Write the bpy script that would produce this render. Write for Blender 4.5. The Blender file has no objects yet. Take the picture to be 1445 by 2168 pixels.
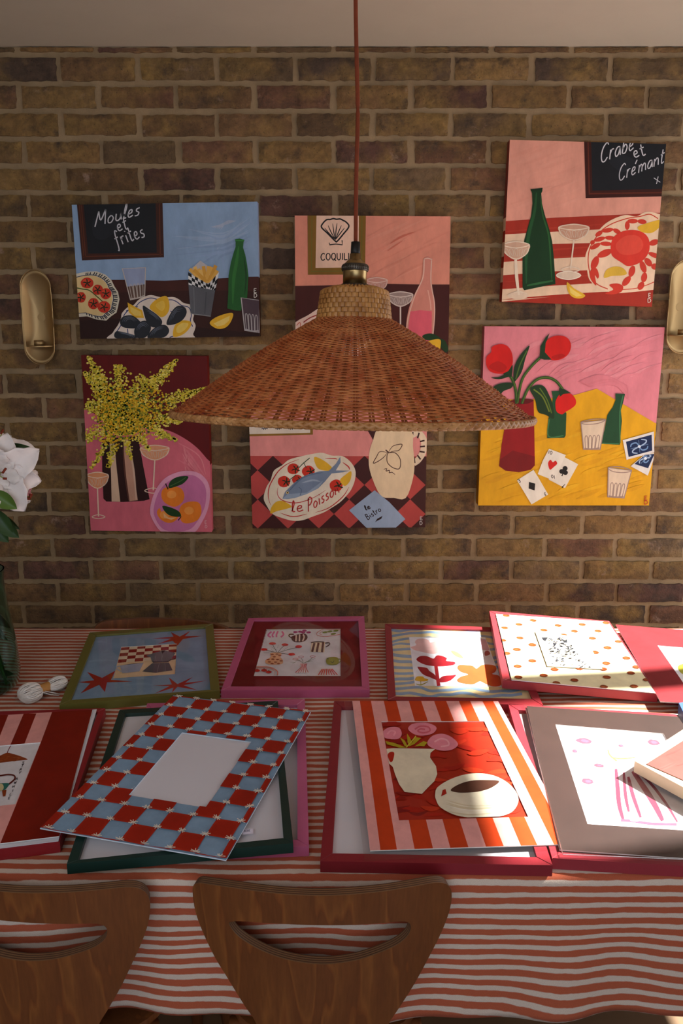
import bpy, bmesh, math, random
from mathutils import Vector, Matrix
from mathutils.geometry import delaunay_2d_cdt
random.seed(7)
PI = math.pi
sc = bpy.context.scene
col = sc.collection

# ------------------------------------------------------------------ camera
F, CX, CY, PITCH = 1520.0, 722.5, 930.0, math.radians(9.9)   # focal length and principal point for a 1445x2168 frame
CAM = Vector((0, 0, 1.57))
cd = bpy.data.cameras.new('camera'); cam = bpy.data.objects.new('camera', cd); col.objects.link(cam)
cam.location = CAM; cam.rotation_euler = (PI/2-PITCH, 0, 0)
cd.sensor_fit = 'VERTICAL'; cd.sensor_height = 36; cd.lens = 36*F/2168
cd.shift_y = (CY-1084)/2168; cd.clip_start = .02
sc.camera = cam

# ------------------------------------------------------------------ light
SUN_AZ, SUN_EL = math.radians(10), math.radians(41)
sc.view_settings.view_transform = 'Standard'; sc.view_settings.look = 'None'
sc.view_settings.gamma = 1; sc.view_settings.use_curve_mapping = False
sc.view_settings.exposure = 0.0
w = bpy.data.worlds.new('sky'); sc.world = w; w.use_nodes = True
w.node_tree.nodes['Background'].inputs[0].default_value = (.62, .76, 1, 1)
w.node_tree.nodes['Background'].inputs[1].default_value = 1.0
def light(name, kind, loc, energy, color, **kw):
    l = bpy.data.lights.new(name, kind); l.energy = energy; l.color = color
    for k, v in kw.items(): setattr(l, k, v)
    o = bpy.data.objects.new(name, l); col.objects.link(o); o.location = loc
    return o
sun = light('sun', 'SUN', (4, 3, 5), 31, (1, .95, .87), angle=math.radians(1.6))
sd = Vector((math.cos(SUN_AZ)*math.cos(SUN_EL), math.sin(SUN_AZ)*math.cos(SUN_EL), math.sin(SUN_EL)))
sun.rotation_euler = sd.to_track_quat('Z', 'Y').to_euler()
wl = light('garden_window_light', 'AREA', (1.64, 1.55, 1.2), 16, (1, .96, .9), shape='RECTANGLE', size=1.6, size_y=1.5)
wl.rotation_euler = (Vector((1, .12, .12))).to_track_quat('Z', 'Y').to_euler()
bl = light('patio_door_light', 'AREA', (.5, -2.15, 1.35), 17, (.93, .95, 1), shape='RECTANGLE', size=2.4, size_y=1.7)
bl.rotation_euler = (Vector((.1, -1, .1))).to_track_quat('Z', 'Y').to_euler()

fl = light('overhead_fill', 'AREA', (-.7, -.5, 2.28), 20, (.97, .97, 1), shape='RECTANGLE', size=1.8, size_y=1.0)  # added fill lamp to brighten the table from above; the ceiling has no opening
fl.rotation_euler = (Vector((-.25, -.55, 1))).to_track_quat('Z', 'Y').to_euler()

# ------------------------------------------------------------------ helpers
def ray(x, y):
    a = (x-CX)/F; b = (y-CY)/F; c, s = math.cos(PITCH), math.sin(PITCH)
    return Vector((a, c-b*s, -s-b*c))
class Plane:                       # a real plane in the room; P turns a position in the photograph into a point on it
    def __init__(s, o, n): s.o = Vector(o); s.n = Vector(n).normalized()
    def P(s, x, y, d=0):
        r = ray(x, y); t = (s.o-CAM).dot(s.n)/r.dot(s.n)
        return CAM+r*t+s.n*d
    def shifted(s, d): return Plane(s.o+s.n*d, s.n)
def flat(z): return Plane((0, 0, z), (0, 0, 1))
def plane3(*q):                    # q: (px, py, z) three times
    p = [flat(z).P(x, y) for x, y, z in q]
    n = (p[1]-p[0]).cross(p[2]-p[0]); n = n if n.z > 0 else -n
    return Plane(p[0], n)
def lin(h):
    h = h.lstrip('#'); r = []
    for i in (0, 2, 4):
        c = int(h[i:i+2], 16)/255; r.append(c/12.92 if c <= .04045 else ((c+.055)/1.055)**2.4)
    return r
MATS = {}
def nodemat(name):
    m = bpy.data.materials.new(name); m.use_nodes = True
    return m, m.node_tree.nodes, m.node_tree.links, m.node_tree.nodes['Principled BSDF']
def paint(h, rough=.55, var=.14, scale=18, kind='paint', bump=.0):
    k = (h, rough, var, scale, kind, bump)
    if k in MATS: return MATS[k]
    m, N, L, b = nodemat(kind+'_'+h.lstrip('#'))
    c = lin(h)
    tc = N.new('ShaderNodeTexCoord'); mp = N.new('ShaderNodeMapping'); mp.inputs['Scale'].default_value = (1, 1, .45) if kind == 'paint' else (1, 1, 1)
    mp.inputs['Rotation'].default_value = (.3, .5, .4)
    nz = N.new('ShaderNodeTexNoise'); nz.inputs['Scale'].default_value = scale; nz.inputs['Detail'].default_value = 6; nz.inputs['Roughness'].default_value = .65
    L.new(tc.outputs['Object'], mp.inputs[0]); L.new(mp.outputs[0], nz.inputs['Vector'])
    r = N.new('ShaderNodeValToRGB'); r.color_ramp.elements[0].position = .3; r.color_ramp.elements[1].position = .7
    r.color_ramp.elements[0].color = (*[x*(1-var) for x in c], 1)
    r.color_ramp.elements[1].color = (*[min(1, x*(1+var)) for x in c], 1)
    L.new(nz.outputs['Fac'], r.inputs[0]); L.new(r.outputs[0], b.inputs['Base Color'])
    b.inputs['Roughness'].default_value = rough; b.inputs['Specular IOR Level'].default_value = .22 if kind in ('paint', 'board') else .4
    if bump:
        bp = N.new('ShaderNodeBump'); bp.inputs['Strength'].default_value = bump; bp.inputs['Distance'].default_value = .001
        n2 = N.new('ShaderNodeTexNoise'); n2.inputs['Scale'].default_value = 300; L.new(tc.outputs['Object'], n2.inputs['Vector'])
        L.new(n2.outputs['Fac'], bp.inputs['Height']); L.new(bp.outputs[0], b.inputs['Normal'])
    MATS[k] = m
    return m
def clear(name, fac, rough, tint=(1, 1, 1)):
    if name in MATS: return MATS[name]
    m, N, L, b = nodemat(name); N.remove(b)
    t = N.new('ShaderNodeBsdfTransparent'); t.inputs[0].default_value = (*tint, 1)
    g = N.new('ShaderNodeBsdfGlossy'); g.inputs['Roughness'].default_value = rough
    lw = N.new('ShaderNodeLayerWeight'); pw_ = N.new('ShaderNodeMath'); pw_.operation = 'POWER'; pw_.inputs[1].default_value = 5; L.new(lw.outputs['Facing'], pw_.inputs[0])
    fr = N.new('ShaderNodeMath'); fr.operation = 'MULTIPLY_ADD'; fr.inputs[1].default_value = .5; fr.inputs[2].default_value = .012; L.new(pw_.outputs[0], fr.inputs[0])
    tc = N.new('ShaderNodeTexCoord'); nz = N.new('ShaderNodeTexNoise'); nz.inputs['Scale'].default_value = 9
    L.new(tc.outputs['Object'], nz.inputs['Vector'])
    ma = N.new('ShaderNodeMath'); ma.operation = 'MULTIPLY_ADD'; ma.inputs[1].default_value = fac*2
    L.new(nz.outputs['Fac'], ma.inputs[0]); L.new(fr.outputs[0], ma.inputs[2])
    mx = N.new('ShaderNodeMixShader'); L.new(ma.outputs[0], mx.inputs[0]); L.new(t.outputs[0], mx.inputs[1]); L.new(g.outputs[0], mx.inputs[2])
    L.new(mx.outputs[0], N['Material Output'].inputs[0]); MATS[name] = m
    return m
def tag(o, label=None, cat=None, group=None, kind=None):
    if label: o['label'] = label
    if cat: o['category'] = cat
    if group: o['group'] = group
    if kind: o['kind'] = kind
    return o
def thing(name, loc, label, cat, group=None):
    o = bpy.data.objects.new(name, None); col.objects.link(o); o.location = loc; o.empty_display_size = .05
    return tag(o, label, cat, group)
def mesh(name, verts, faces, mats, fm=None, parent=None, smooth=False, loc=None):
    """verts in world space; the object's origin is its parent's, or the middle of its base"""
    verts = [Vector(v) for v in verts]
    if parent is not None:
        root = parent
        base = Vector((0, 0, 0)); p = parent
        while p: base += p.location; p = p.parent
        o_loc = Vector((0, 0, 0))
    else:
        lo = Vector([min(v[i] for v in verts) for i in range(3)]); hi = Vector([max(v[i] for v in verts) for i in range(3)])
        base = loc if loc is not None else Vector(((lo.x+hi.x)/2, (lo.y+hi.y)/2, lo.z)); o_loc = base
    me = bpy.data.meshes.new(name); me.from_pydata([v-base for v in verts], [], faces)
    for m in (mats if isinstance(mats, (list, tuple)) else [mats]): me.materials.append(m)
    if fm: me.polygons.foreach_set('material_index', fm)
    if smooth: me.polygons.foreach_set('use_smooth', [True]*len(faces))
    me.update()
    o = bpy.data.objects.new(name, me); col.objects.link(o); o.location = o_loc
    if parent is not None: o.parent = parent
    return o
class MB:
    def __init__(s): s.v = []; s.f = []; s.m = []
    def add(s, vs, fs, m=0):
        n = len(s.v); s.v += [Vector(v) for v in vs]; s.f += [[i+n for i in f] for f in fs]; s.m += [m]*len(fs)
    def prism(s, top, down, m=0, ms=None):      # polygon top (counter-clockwise seen from outside) pushed along vector down
        n = len(top); top = [Vector(p) for p in top]; d = Vector(down)
        fs = [list(range(n)), list(range(2*n-1, n-1, -1))]+[[i, i+n, (i+1) % n+n, (i+1) % n] for i in range(n)]
        k = len(s.v); s.v += top+[p+d for p in top]; s.f += [[i+k for i in f] for f in fs]; s.m += [m, ms if ms is not None else m]+[ms if ms is not None else m]*n
    def box(s, a, b, m=0):
        x0, y0, z0 = a; x1, y1, z1 = b
        s.prism([(x0, y0, z1), (x1, y0, z1), (x1, y1, z1), (x0, y1, z1)], (0, 0, z0-z1), m)
    def tube(s, pts, r, k=8, m=0, closed=False, flatten=None):
        pts = [Vector(p) for p in pts]; n = len(pts); rings = []
        up = Vector((0, 0, 1))
        for i, p in enumerate(pts):
            t = (pts[(i+1) % n]-pts[i-1]) if closed else (pts[min(i+1, n-1)]-pts[max(i-1, 0)])
            t.normalize(); a = t.cross(up)
            if a.length < 1e-3: a = t.cross(Vector((1, 0, 0)))
            a.normalize(); b = a.cross(t)
            rr = r[i] if isinstance(r, (list, tuple)) else r
            rings.append([p+a*math.cos(2*PI*j/k)*rr+b*math.sin(2*PI*j/k)*rr for j in range(k)])
        vs = [q for g in rings for q in g]; fs = []
        for i in range(n if closed else n-1):
            for j in range(k):
                i2 = (i+1) % n; fs.append([i*k+j, i*k+(j+1) % k, i2*k+(j+1) % k, i2*k+j])
        if not closed: fs += [list(range(k))[::-1], [(n-1)*k+j for j in range(k)]]
        s.add(vs, fs, m)
    def lathe(s, prof, c=(0, 0, 0), k=48, m=0, cap=False):
        c = Vector(c); vs = [c+Vector((r*math.cos(2*PI*j/k), r*math.sin(2*PI*j/k), z)) for r, z in prof for j in range(k)]
        fs = [[i*k+j, i*k+(j+1) % k, (i+1)*k+(j+1) % k, (i+1)*k+j] for i in range(len(prof)-1) for j in range(k)]
        if cap: fs += [list(range(k))[::-1], [(len(prof)-1)*k+j for j in range(k)]]
        s.add(vs, fs, m)
    def build(s, name, mats, parent=None, smooth=False, loc=None): return mesh(name, s.v, s.f, mats, s.m, parent, smooth, loc)
def spline(pts, closed=False, k=6):
    n = len(pts)
    if n < 3: return [tuple(p) for p in pts]
    out = []
    for i in range(n if closed else n-1):
        g = lambda j: pts[j % n] if closed else pts[max(0, min(n-1, j))]
        a, b, c, d = g(i-1), g(i), g(i+1), g(i+2)
        for q in range(k):
            t = q/k
            out.append(tuple(.5*((2*b[e])+(-a[e]+c[e])*t+(2*a[e]-5*b[e]+4*c[e]-d[e])*t*t+(-a[e]+3*b[e]-3*c[e]+d[e])*t**3) for e in range(len(b))))
    if not closed: out.append(tuple(pts[-1]))
    return out
def homog(q):                      # unit square (u right, v down) -> quad TL TR BR BL
    (x0, y0), (x1, y1), (x2, y2), (x3, y3) = q
    dx1, dx2, dy1, dy2 = x1-x2, x3-x2, y1-y2, y3-y2; sx, sy = x0-x1+x2-x3, y0-y1+y2-y3
    D = dx1*dy2-dx2*dy1; g = (sx*dy2-dx2*sy)/D; h = (dx1*sy-sx*dy1)/D
    a, b, c, d, e, f = x1-x0+g*x1, x3-x0+h*x3, x0, y1-y0+g*y1, y3-y0+h*y3, y0
    return lambda u, v: ((a*u+b*v+c)/(g*u+h*v+1), (d*u+e*v+f)/(g*u+h*v+1))
def area2(p): return sum(p[i][0]*p[(i+1) % len(p)][1]-p[(i+1) % len(p)][0]*p[i][1] for i in range(len(p)))
def clip(sub, conv):
    if area2(conv) < 0: conv = conv[::-1]
    out = list(sub)
    for i in range(len(conv)):
        a, b = conv[i], conv[(i+1) % len(conv)]; inp, out = out, []
        if not inp: return []
        f = lambda p: (b[0]-a[0])*(p[1]-a[1])-(b[1]-a[1])*(p[0]-a[0])
        for j in range(len(inp)):
            p, q = inp[j-1], inp[j]; fp, fq = f(p), f(q)
            if (fp >= 0) != (fq >= 0):
                t = fp/(fp-fq); out.append((p[0]+(q[0]-p[0])*t, p[1]+(q[1]-p[1])*t))
            if fq >= 0: out.append(q)
    r = []
    for p in out:
        if not r or abs(p[0]-r[-1][0])+abs(p[1]-r[-1][1]) > 1e-4: r.append(p)
    return r
def sub_(p, q): return (p[0]-q[0], p[1]-q[1])
# strokes of a brush alphabet: width, polylines in (x right, y up)
FONT = {
 'M': (.85, [[(0, 0), (.14, .98)], [(.14, .98), (.4, .35), (.68, 1)], [(.68, 1), (.8, .02)]]),
 'o': (.5, [[(.25, .5), (.05, .33), (.1, .05), (.33, .03), (.45, .28), (.25, .5)]]),
 'u': (.52, [[(.03, .5), (.06, .12), (.22, .02), (.4, .15), (.43, .5)], [(.43, .5), (.5, .03)]]),
 'l': (.22, [[(.02, .1), (.17, .7), (.12, 1), (.05, .6), (.1, .08), (.24, .08)]]),
 'e': (.46, [[(.03, .25), (.3, .32), (.3, .5), (.12, .48), (.04, .22), (.16, .03), (.44, .12)]]),
 's': (.4, [[(.34, .5), (.12, .46), (.12, .32), (.32, .2), (.26, .03), (.02, .03)]]),
 't': (.36, [[(.16, .9), (.13, .2), (.2, .02), (.36, .1)], [(0, .58), (.34, .66)]]),
 'f': (.4, [[(.42, .9), (.25, 1), (.16, .7), (.14, .1), (.08, -.3), (0, -.25)], [(0, .5), (.34, .56)]]),
 'r': (.36, [[(.05, .52), (.07, 0)], [(.07, .3), (.18, .5), (.34, .5)]]),
 'i': (.2, [[(.08, .5), (.1, .02)], [(.09, .74), (.12, .78)]]),
 'C': (.62, [[(.55, .85), (.4, 1), (.12, .8), (.02, .4), (.15, .05), (.38, 0), (.58, .18)]]),
 'a': (.5, [[(.42, .48), (.18, .5), (.03, .25), (.14, .02), (.34, .12), (.42, .48)], [(.42, .48), (.5, .02)]]),
 'b': (.46, [[(.08, 1), (.05, .05)], [(.06, .3), (.25, .5), (.42, .3), (.3, .03), (.05, .05)]]),
 'm': (.75, [[(.03, .5), (.05, 0)], [(.05, .3), (.2, .5), (.32, .4), (.35, .02)], [(.35, .3), (.5, .5), (.64, .4), (.72, .02)]]),
 'n': (.5, [[(.03, .5), (.05, 0)], [(.05, .3), (.25, .5), (.4, .4), (.46, .02)]]),
 'x': (.45, [[(.02, .6), (.42, -.05)], [(.4, .6), (.08, -.1)]]),
 "'": (.0, [[(-.28, .68), (-.14, .9)]]),
 'L': (.5, [[(.05, 1), (.05, 0)], [(.05, 0), (.48, .02)]]),
 'E': (.52, [[(.05, 1), (.05, 0)], [(.05, 0), (.48, .02)], [(.05, .5), (.4, .52)], [(.05, 1), (.46, 1)]]),
 'D': (.55, [[(.05, 1), (.05, 0)], [(.05, 1), (.35, .9), (.5, .5), (.35, .1), (.05, 0)]]),
 'O': (.66, [[(.33, 1), (.08, .8), (.05, .3), (.3, 0), (.58, .3), (.56, .8), (.33, 1)]]),
 'Q': (.66, [[(.33, 1), (.08, .8), (.05, .3), (.3, 0), (.58, .3), (.56, .8), (.33, 1)], [(.36, .25), (.66, -.15)]]),
 'U': (.6, [[(.05, 1), (.06, .3), (.25, 0), (.48, .2), (.5, 1)]]),
 'I': (.2, [[(.1, 1), (.1, 0)]]),
 'S': (.5, [[(.46, .9), (.2, 1), (.06, .75), (.4, .45), (.44, .15), (.2, 0), (.02, .12)]]),
 'T': (.6, [[(.3, 1), (.3, 0)], [(0, 1), (.6, 1)]]),
 'A': (.6, [[(0, 0), (.3, 1)], [(.3, 1), (.58, 0)], [(.12, .38), (.48, .38)]]),
 'Y': (.6, [[(0, 1), (.3, .5)], [(.6, 1), (.3, .5)], [(.3, .5), (.28, 0)]]),
 'W': (.9, [[(0, 1), (.22, 0)], [(.22, 0), (.45, .8)], [(.45, .8), (.66, 0)], [(.66, 0), (.9, 1)]]),
 'H': (.6, [[(.05, 1), (.05, 0)], [(.55, 1), (.55, 0)], [(.05, .5), (.55, .5)]]),
 'P': (.55, [[(.12, .98), (.05, 0)], [(.0, .85), (.3, 1.02), (.52, .75), (.35, .48), (.08, .45)]]),
 'B': (.55, [[(.1, 1), (.05, 0)], [(.1, 1), (.42, .85), (.3, .55), (.08, .52)], [(.08, .52), (.5, .35), (.36, .02), (.05, 0)]]),
 '1': (.3, [[(.15, 1), (.15, 0)]]), '0': (.55, [[(.27, 1), (.05, .6), (.15, .05), (.4, .05), (.5, .6), (.27, 1)]]),
 '3': (.5, [[(.05, .9), (.3, 1), (.4, .7), (.15, .52), (.42, .4), (.35, .05), (.02, .05)]]), ' ': (.4, [])}
class Art:
    """paint laid on one plane; shapes are given in the pixels of a crop (origin ox,oy, scale s) and carried to the plane"""
    def __init__(s, plane, ox, oy, sc_, bounds, hole=None, base='#ffffff', rough=.55, k=.75):
        s.pl = plane; s.ox, s.oy, s.s = ox, oy, sc_; s.rough = rough; s.k = 1
        s.mats = []; s.idx = {}; s.v = []; s.f = []; s.m = []; s.layer = 0
        s.b = bounds; s.hole = hole
        s.regions = [bounds] if not hole else [[bounds[i], bounds[(i+1) % 4], hole[(i+1) % 4], hole[i]] for i in range(4)]
        for r in s.regions: s._face(r, base)
    def mi(s, c):
        if c not in s.idx:
            s.idx[c] = len(s.mats); s.mats.append(paint(c, s.rough))
        return s.idx[c]
    def w(s, p, d=0): return s.pl.P(s.ox+p[0]*s.s, s.oy+p[1]*s.s, d)
    def _face(s, pts, c):
        if len(pts) < 3 or abs(area2(pts)) < 1e-3: return
        if area2(pts) > 0: pts = pts[::-1]      # image y runs down: this turns the face towards the viewer
        n = len(s.v); s.v += [s.w(p, s.layer*.00002) for p in pts]; s.f.append(list(range(n, n+len(pts)))); s.m.append(s.mi(c))
    def _put(s, pts, c):
        for r in s.regions: s._face(clip(pts, r), c)
    def poly(s, pts, c, smooth=False, k=5):
        s.layer += 1; s._put(spline(pts, True, k) if smooth else pts, c)
    def blob(s, pts, c): s.poly(pts, c, True)
    def ell(s, x, y, rx, ry, c, rot=0, n=22, wob=0):
        s.layer += 1; a = math.radians(rot); P = []
        for i in range(n):
            t = 2*PI*i/n; q = 1+(random.uniform(-wob, wob)); u, v = rx*q*math.cos(t), ry*q*math.sin(t)
            P.append((x+u*math.cos(a)-v*math.sin(a), y+u*math.sin(a)+v*math.cos(a)))
        s._put(P, c)
    def line(s, pts, wd, c, smooth=True, closed=False, taper=0, keep=False):
        if not keep: s.layer += 1
        P = spline(pts, closed, 5) if smooth and len(pts) > 2 else list(pts)
        if closed: P = P+[P[0]]
        n = len(P); L, R = [], []
        for i in range(n):
            a, b = P[max(0, i-1)], P[min(n-1, i+1)]
            if closed and i in (0, n-1): a, b = P[n-2], P[1]
            dx, dy = b[0]-a[0], b[1]-a[1]; l = math.hypot(dx, dy) or 1
            h = wd/2*(1-taper*abs(2*i/(n-1)-1)**2 if taper else 1)
            L.append((P[i][0]-dy/l*h, P[i][1]+dx/l*h)); R.append((P[i][0]+dy/l*h, P[i][1]-dx/l*h))
        for i in range(n-1): s._put([L[i], L[i+1], R[i+1], R[i]], c)
    def text(s, t, p0, p1, h, c, wd, up=None):
        W = sum(FONT[q][0]+.12 for q in t)-.12
        dx, dy = (p1[0]-p0[0])/W, (p1[1]-p0[1])/W; l = math.hypot(dx, dy)
        u = (dy/l*h, -dx/l*h) if up is None else (up[0]*h, up[1]*h)
        x = 0; s.layer += 1
        for q in t:
            wq, st = FONT[q]
            for pl in st:
                s.line([(p0[0]+dx*(x+a)+u[0]*b, p0[1]+dy*(x+a)+u[1]*b) for a, b in pl], wd, c, keep=True)
            x += wq+.12
    def build(s, name, parent=None, thick=0, side='#ffffff', vec=None, sides=None, loc=None):
        """thick: the board under the paint, pushed back along the plane's normal"""
        if thick:
            vec = vec or -s.pl.n*thick
            def wall(a, b, c, t0=0, t1=1):
                n = len(s.v); A, B = s.w(a), s.w(b); s.v += [A+vec*t0, B+vec*t0, B+vec*t1, A+vec*t1]; s.f.append([n+3, n+2, n+1, n][::-1]); s.m.append(s.mi(c))
            for i in range(4):
                a, b = s.b[i], s.b[(i+1) % 4]
                segs = (sides or {}).get(i) or [(0, 1, side)]
                for t0, t1, c in segs:
                    pa = (a[0]+(b[0]-a[0])*t0, a[1]+(b[1]-a[1])*t0); pb = (a[0]+(b[0]-a[0])*t1, a[1]+(b[1]-a[1])*t1)
                    wall(pa, pb, c)
                if s.hole: wall(s.hole[(i+1) % 4], s.hole[i], side)
            for r in s.regions:
                n = len(s.v); s.v += [s.w(p)+vec for p in r]; s.f.append(list(range(n, n+len(r)))); s.m.append(s.mi(side))
        return mesh(name, s.v, s.f, s.mats, s.m, parent, loc=loc)
def soft(base, cols, k=.35):
    b_ = base.lstrip('#'); out = []
    for c in cols:
        c = c.lstrip('#'); out.append('#'+''.join('%02x' % int(int(b_[i:i+2], 16)*(1-k)+int(c[i:i+2], 16)*k) for i in (0, 2, 4)))
    return out
def shade(h, k):
    h = h.lstrip('#'); return '#%02x%02x%02x' % tuple(max(0, min(255, int(int(h[i:i+2], 16)*k))) for i in (0, 2, 4))
Z = .752     # top of the cloth
# ------------------------------------------------------------------ room
def struct(o): return tag(o, kind='structure')
WY = 2.21
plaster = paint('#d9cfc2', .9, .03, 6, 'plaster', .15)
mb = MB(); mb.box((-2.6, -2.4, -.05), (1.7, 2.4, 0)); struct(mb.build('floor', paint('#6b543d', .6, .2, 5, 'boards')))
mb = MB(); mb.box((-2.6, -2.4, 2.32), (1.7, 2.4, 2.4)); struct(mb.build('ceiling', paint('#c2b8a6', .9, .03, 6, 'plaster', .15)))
mb = MB(); mb.box((-2.68, -2.4, 0), (-2.6, 2.4, 2.32)); struct(mb.build('wall_left', plaster))
# right wall with the tall garden window the sun comes through (a post splits it)
Y0, Y1, H0, H1 = 1.17, 2.12, .3, 2.015
mb = MB()
mb.box((1.6, -2.4, 0), (1.66, Y0, 2.32)); mb.box((1.6, Y1, 0), (1.66, 2.4, 2.32)); mb.box((1.6, Y0, 0), (1.66, Y1, H0)); mb.box((1.6, Y0, H1), (1.66, Y1, 2.32))
struct(mb.build('wall_right', plaster))
mb = MB(); mb.box((1.605, 1.60, H0), (1.655, 1.68, H1)); mb.box((1.59, Y0, H0-.02), (1.67, Y1, H0)); struct(mb.build('window_1', paint('#d8d4cc', .5, .03, 6, 'gloss')))
# back wall with a wide opening of glazed doors
mb = MB()
mb.box((-2.6, -2.4, 0), (-.9, -2.3, 2.32)); mb.box((1.5, -2.4, 0), (1.6, -2.3, 2.32)); mb.box((-.9, -2.4, 2.1), (1.5, -2.3, 2.32))
struct(mb.build('wall_back', plaster))
mb = MB()
for x in (-.9, .27, 1.44): mb.box((x, -2.38, 0), (x+.06, -2.32, 2.1))
mb.box((-.9, -2.38, 2.04), (1.5, -2.32, 2.1)); struct(mb.build('door_1', paint('#d8d4cc', .5, .03, 6, 'gloss')))

# brick wall: every brick is modelled, with bevelled, chipped faces
def brickmat():
    m, N, L, b = nodemat('brick')
    at = N.new('ShaderNodeAttribute'); at.attribute_name = 'tone'
    tc = N.new('ShaderNodeTexCoord')
    def noise(s, d=6, r=.6):
        n = N.new('ShaderNodeTexNoise'); n.inputs['Scale'].default_value = s; n.inputs['Detail'].default_value = d; n.inputs['Roughness'].default_value = r
        L.new(tc.outputs['Object'], n.inputs['Vector']); return n
    def mix(f, a, bb, mode='MIX'):
        x = N.new('ShaderNodeMix'); x.data_type = 'RGBA'; x.blend_type = mode
        for s_, v in ((0, f), (6, a), (7, bb)):
            if hasattr(v, 'links'): L.new(v, x.inputs[s_])
            else: x.inputs[s_].default_value = v
        return x.outputs[2]
    def ramp(src, a, b_, ca=0, cb=1):
        r = N.new('ShaderNodeValToRGB'); r.color_ramp.elements[0].position = a; r.color_ramp.elements[1].position = b_
        r.color_ramp.elements[0].color = (ca, ca, ca, 1); r.color_ramp.elements[1].color = (cb, cb, cb, 1); L.new(src, r.inputs[0]); return r.outputs[0]
    n1, n2, n3, n4 = noise(7), noise(30, 9, .72), noise(160, 4), noise(13, 6, .7)
    c = at.outputs['Color']
    c = mix(ramp(n1.outputs['Fac'], .45, .7), c, (.25, .15, .045, 1))
    c = mix(ramp(n4.outputs['Fac'], .52, .72), c, (.055, .036, .025, 1))
    c = mix(1.0, c, ramp(n2.outputs['Fac'], (.3), .7, .55, 1.5), 'MULTIPLY')
    v = N.new('ShaderNodeTexVoronoi'); v.inputs['Scale'].default_value = 75; L.new(tc.outputs['Object'], v.inputs['Vector'])
    c = mix(ramp(v.outputs['Distance'], .07, .13, .75, 0), c, (.018, .012, .01, 1))
    n5 = noise(11, 8, .75)
    c = mix(ramp(n5.outputs['Fac'], .61, .69, 0, .6), c, (.40, .27, .20, 1))
    L.new(c, b.inputs['Base Color']); b.inputs['Roughness'].default_value = .9
    bp = N.new('ShaderNodeBump'); bp.inputs['Strength'].default_value = 1; bp.inputs['Distance'].default_value = .007
    ad = N.new('ShaderNodeMath'); ad.operation = 'MULTIPLY_ADD'; ad.inputs[1].default_value = .5
    L.new(n3.outputs['Fac'], ad.inputs[0]); L.new(n2.outputs['Fac'], ad.inputs[2]); L.new(ad.outputs[0], bp.inputs['Height']); L.new(bp.outputs[0], b.inputs['Normal'])
    return m
def mortarmat():
    m = paint('#957f60', .95, .2, 14, 'mortar', .8); return m
import random as _r
rb = _r.Random(3)
mb = MB(); tones = []
TONES = [(.165, .090, .036), (.20, .112, .04), (.135, .078, .036), (.165, .078, .042), (.12, .056, .038), (.08, .05, .032), (.23, .135, .05), (.18, .098, .042), (.15, .092, .042), (.16, .1, .05)]
mb.box((-2.6, WY, 0), (1.6, WY+.1, 2.32), 1); tones += [(.3, .25, .18)]*8
row = 0; z1 = 2.298+.0755*0
zc = [2.373-.0752*i for i in range(32)]
for r_, zt in enumerate(zc):
    zb = zt-.0752
    if zb < 0: break
    off = -.8117 if r_ % 2 == 1 else -.922
    off += rb.uniform(-.006, .006)
    k = -9
    while True:
        xl = off+k*.2257; xr = xl+.2257; k += 1
        if xl > 1.6: break
        if xr < -2.6: continue
        # joints stand half a centimetre inside the bricks
        a0 = max(-2.6, xl+.008+rb.uniform(-.002, .003)); a1 = min(1.6, xr-.008+rb.uniform(-.003, .002))
        if a1-a0 < .02: continue
        b0 = zb+.0078+rb.uniform(-.0015, .002); b1 = min(2.318, zt-.0078+rb.uniform(-.002, .0015))
        nx, nz = 14, 5
        pr = rb.uniform(.005, .0095); tilt = rb.uniform(-.0012, .0012); vs = []
        for j in range(nz+1):
            for i in range(nx+1):
                u, v = i/nx, j/nz; x = a0+(a1-a0)*u; z = b0+(b1-b0)*v
                e = min(min(u, 1-u)*nx, min(v, 1-v)*nz)
                y = WY-pr+rb.uniform(-.0009, .0009)+tilt*(u*2-1)
                if e < .5: y += .0022+rb.uniform(0, .0012); x += rb.uniform(-.0022, .0022); z += rb.uniform(-.0022, .0022)
                vs.append((x, y, min(z, 2.319)))
        fs = [[j*(nx+1)+i, j*(nx+1)+i+1, (j+1)*(nx+1)+i+1, (j+1)*(nx+1)+i] for j in range(nz) for i in range(nx)]
        ring = [i for i in range(nx+1)]+[(j)*(nx+1)+nx for j in range(1, nz+1)]+[nz*(nx+1)+i for i in range(nx-1, -1, -1)]+[j*(nx+1) for j in range(nz-1, 0, -1)]
        base = len(vs); vs += [(vs[i][0], WY+.002, vs[i][2]) for i in ring]
        for q in range(len(ring)):
            q2 = (q+1) % len(ring); fs.append([ring[q2], ring[q], base+q, base+q2])
        mb.add(vs, fs, 0); t = rb.choice(TONES); kf = rb.uniform(.75, 1.15); tones += [tuple(x*kf for x in t)]*len(vs)
wall = mb.build('wall_brick', [brickmat(), mortarmat()], smooth=False); struct(wall)
att = wall.data.color_attributes.new('tone', 'FLOAT_COLOR', 'POINT')
att.data.foreach_set('color', [q for t in tones for q in (*t, 1)])

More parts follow.
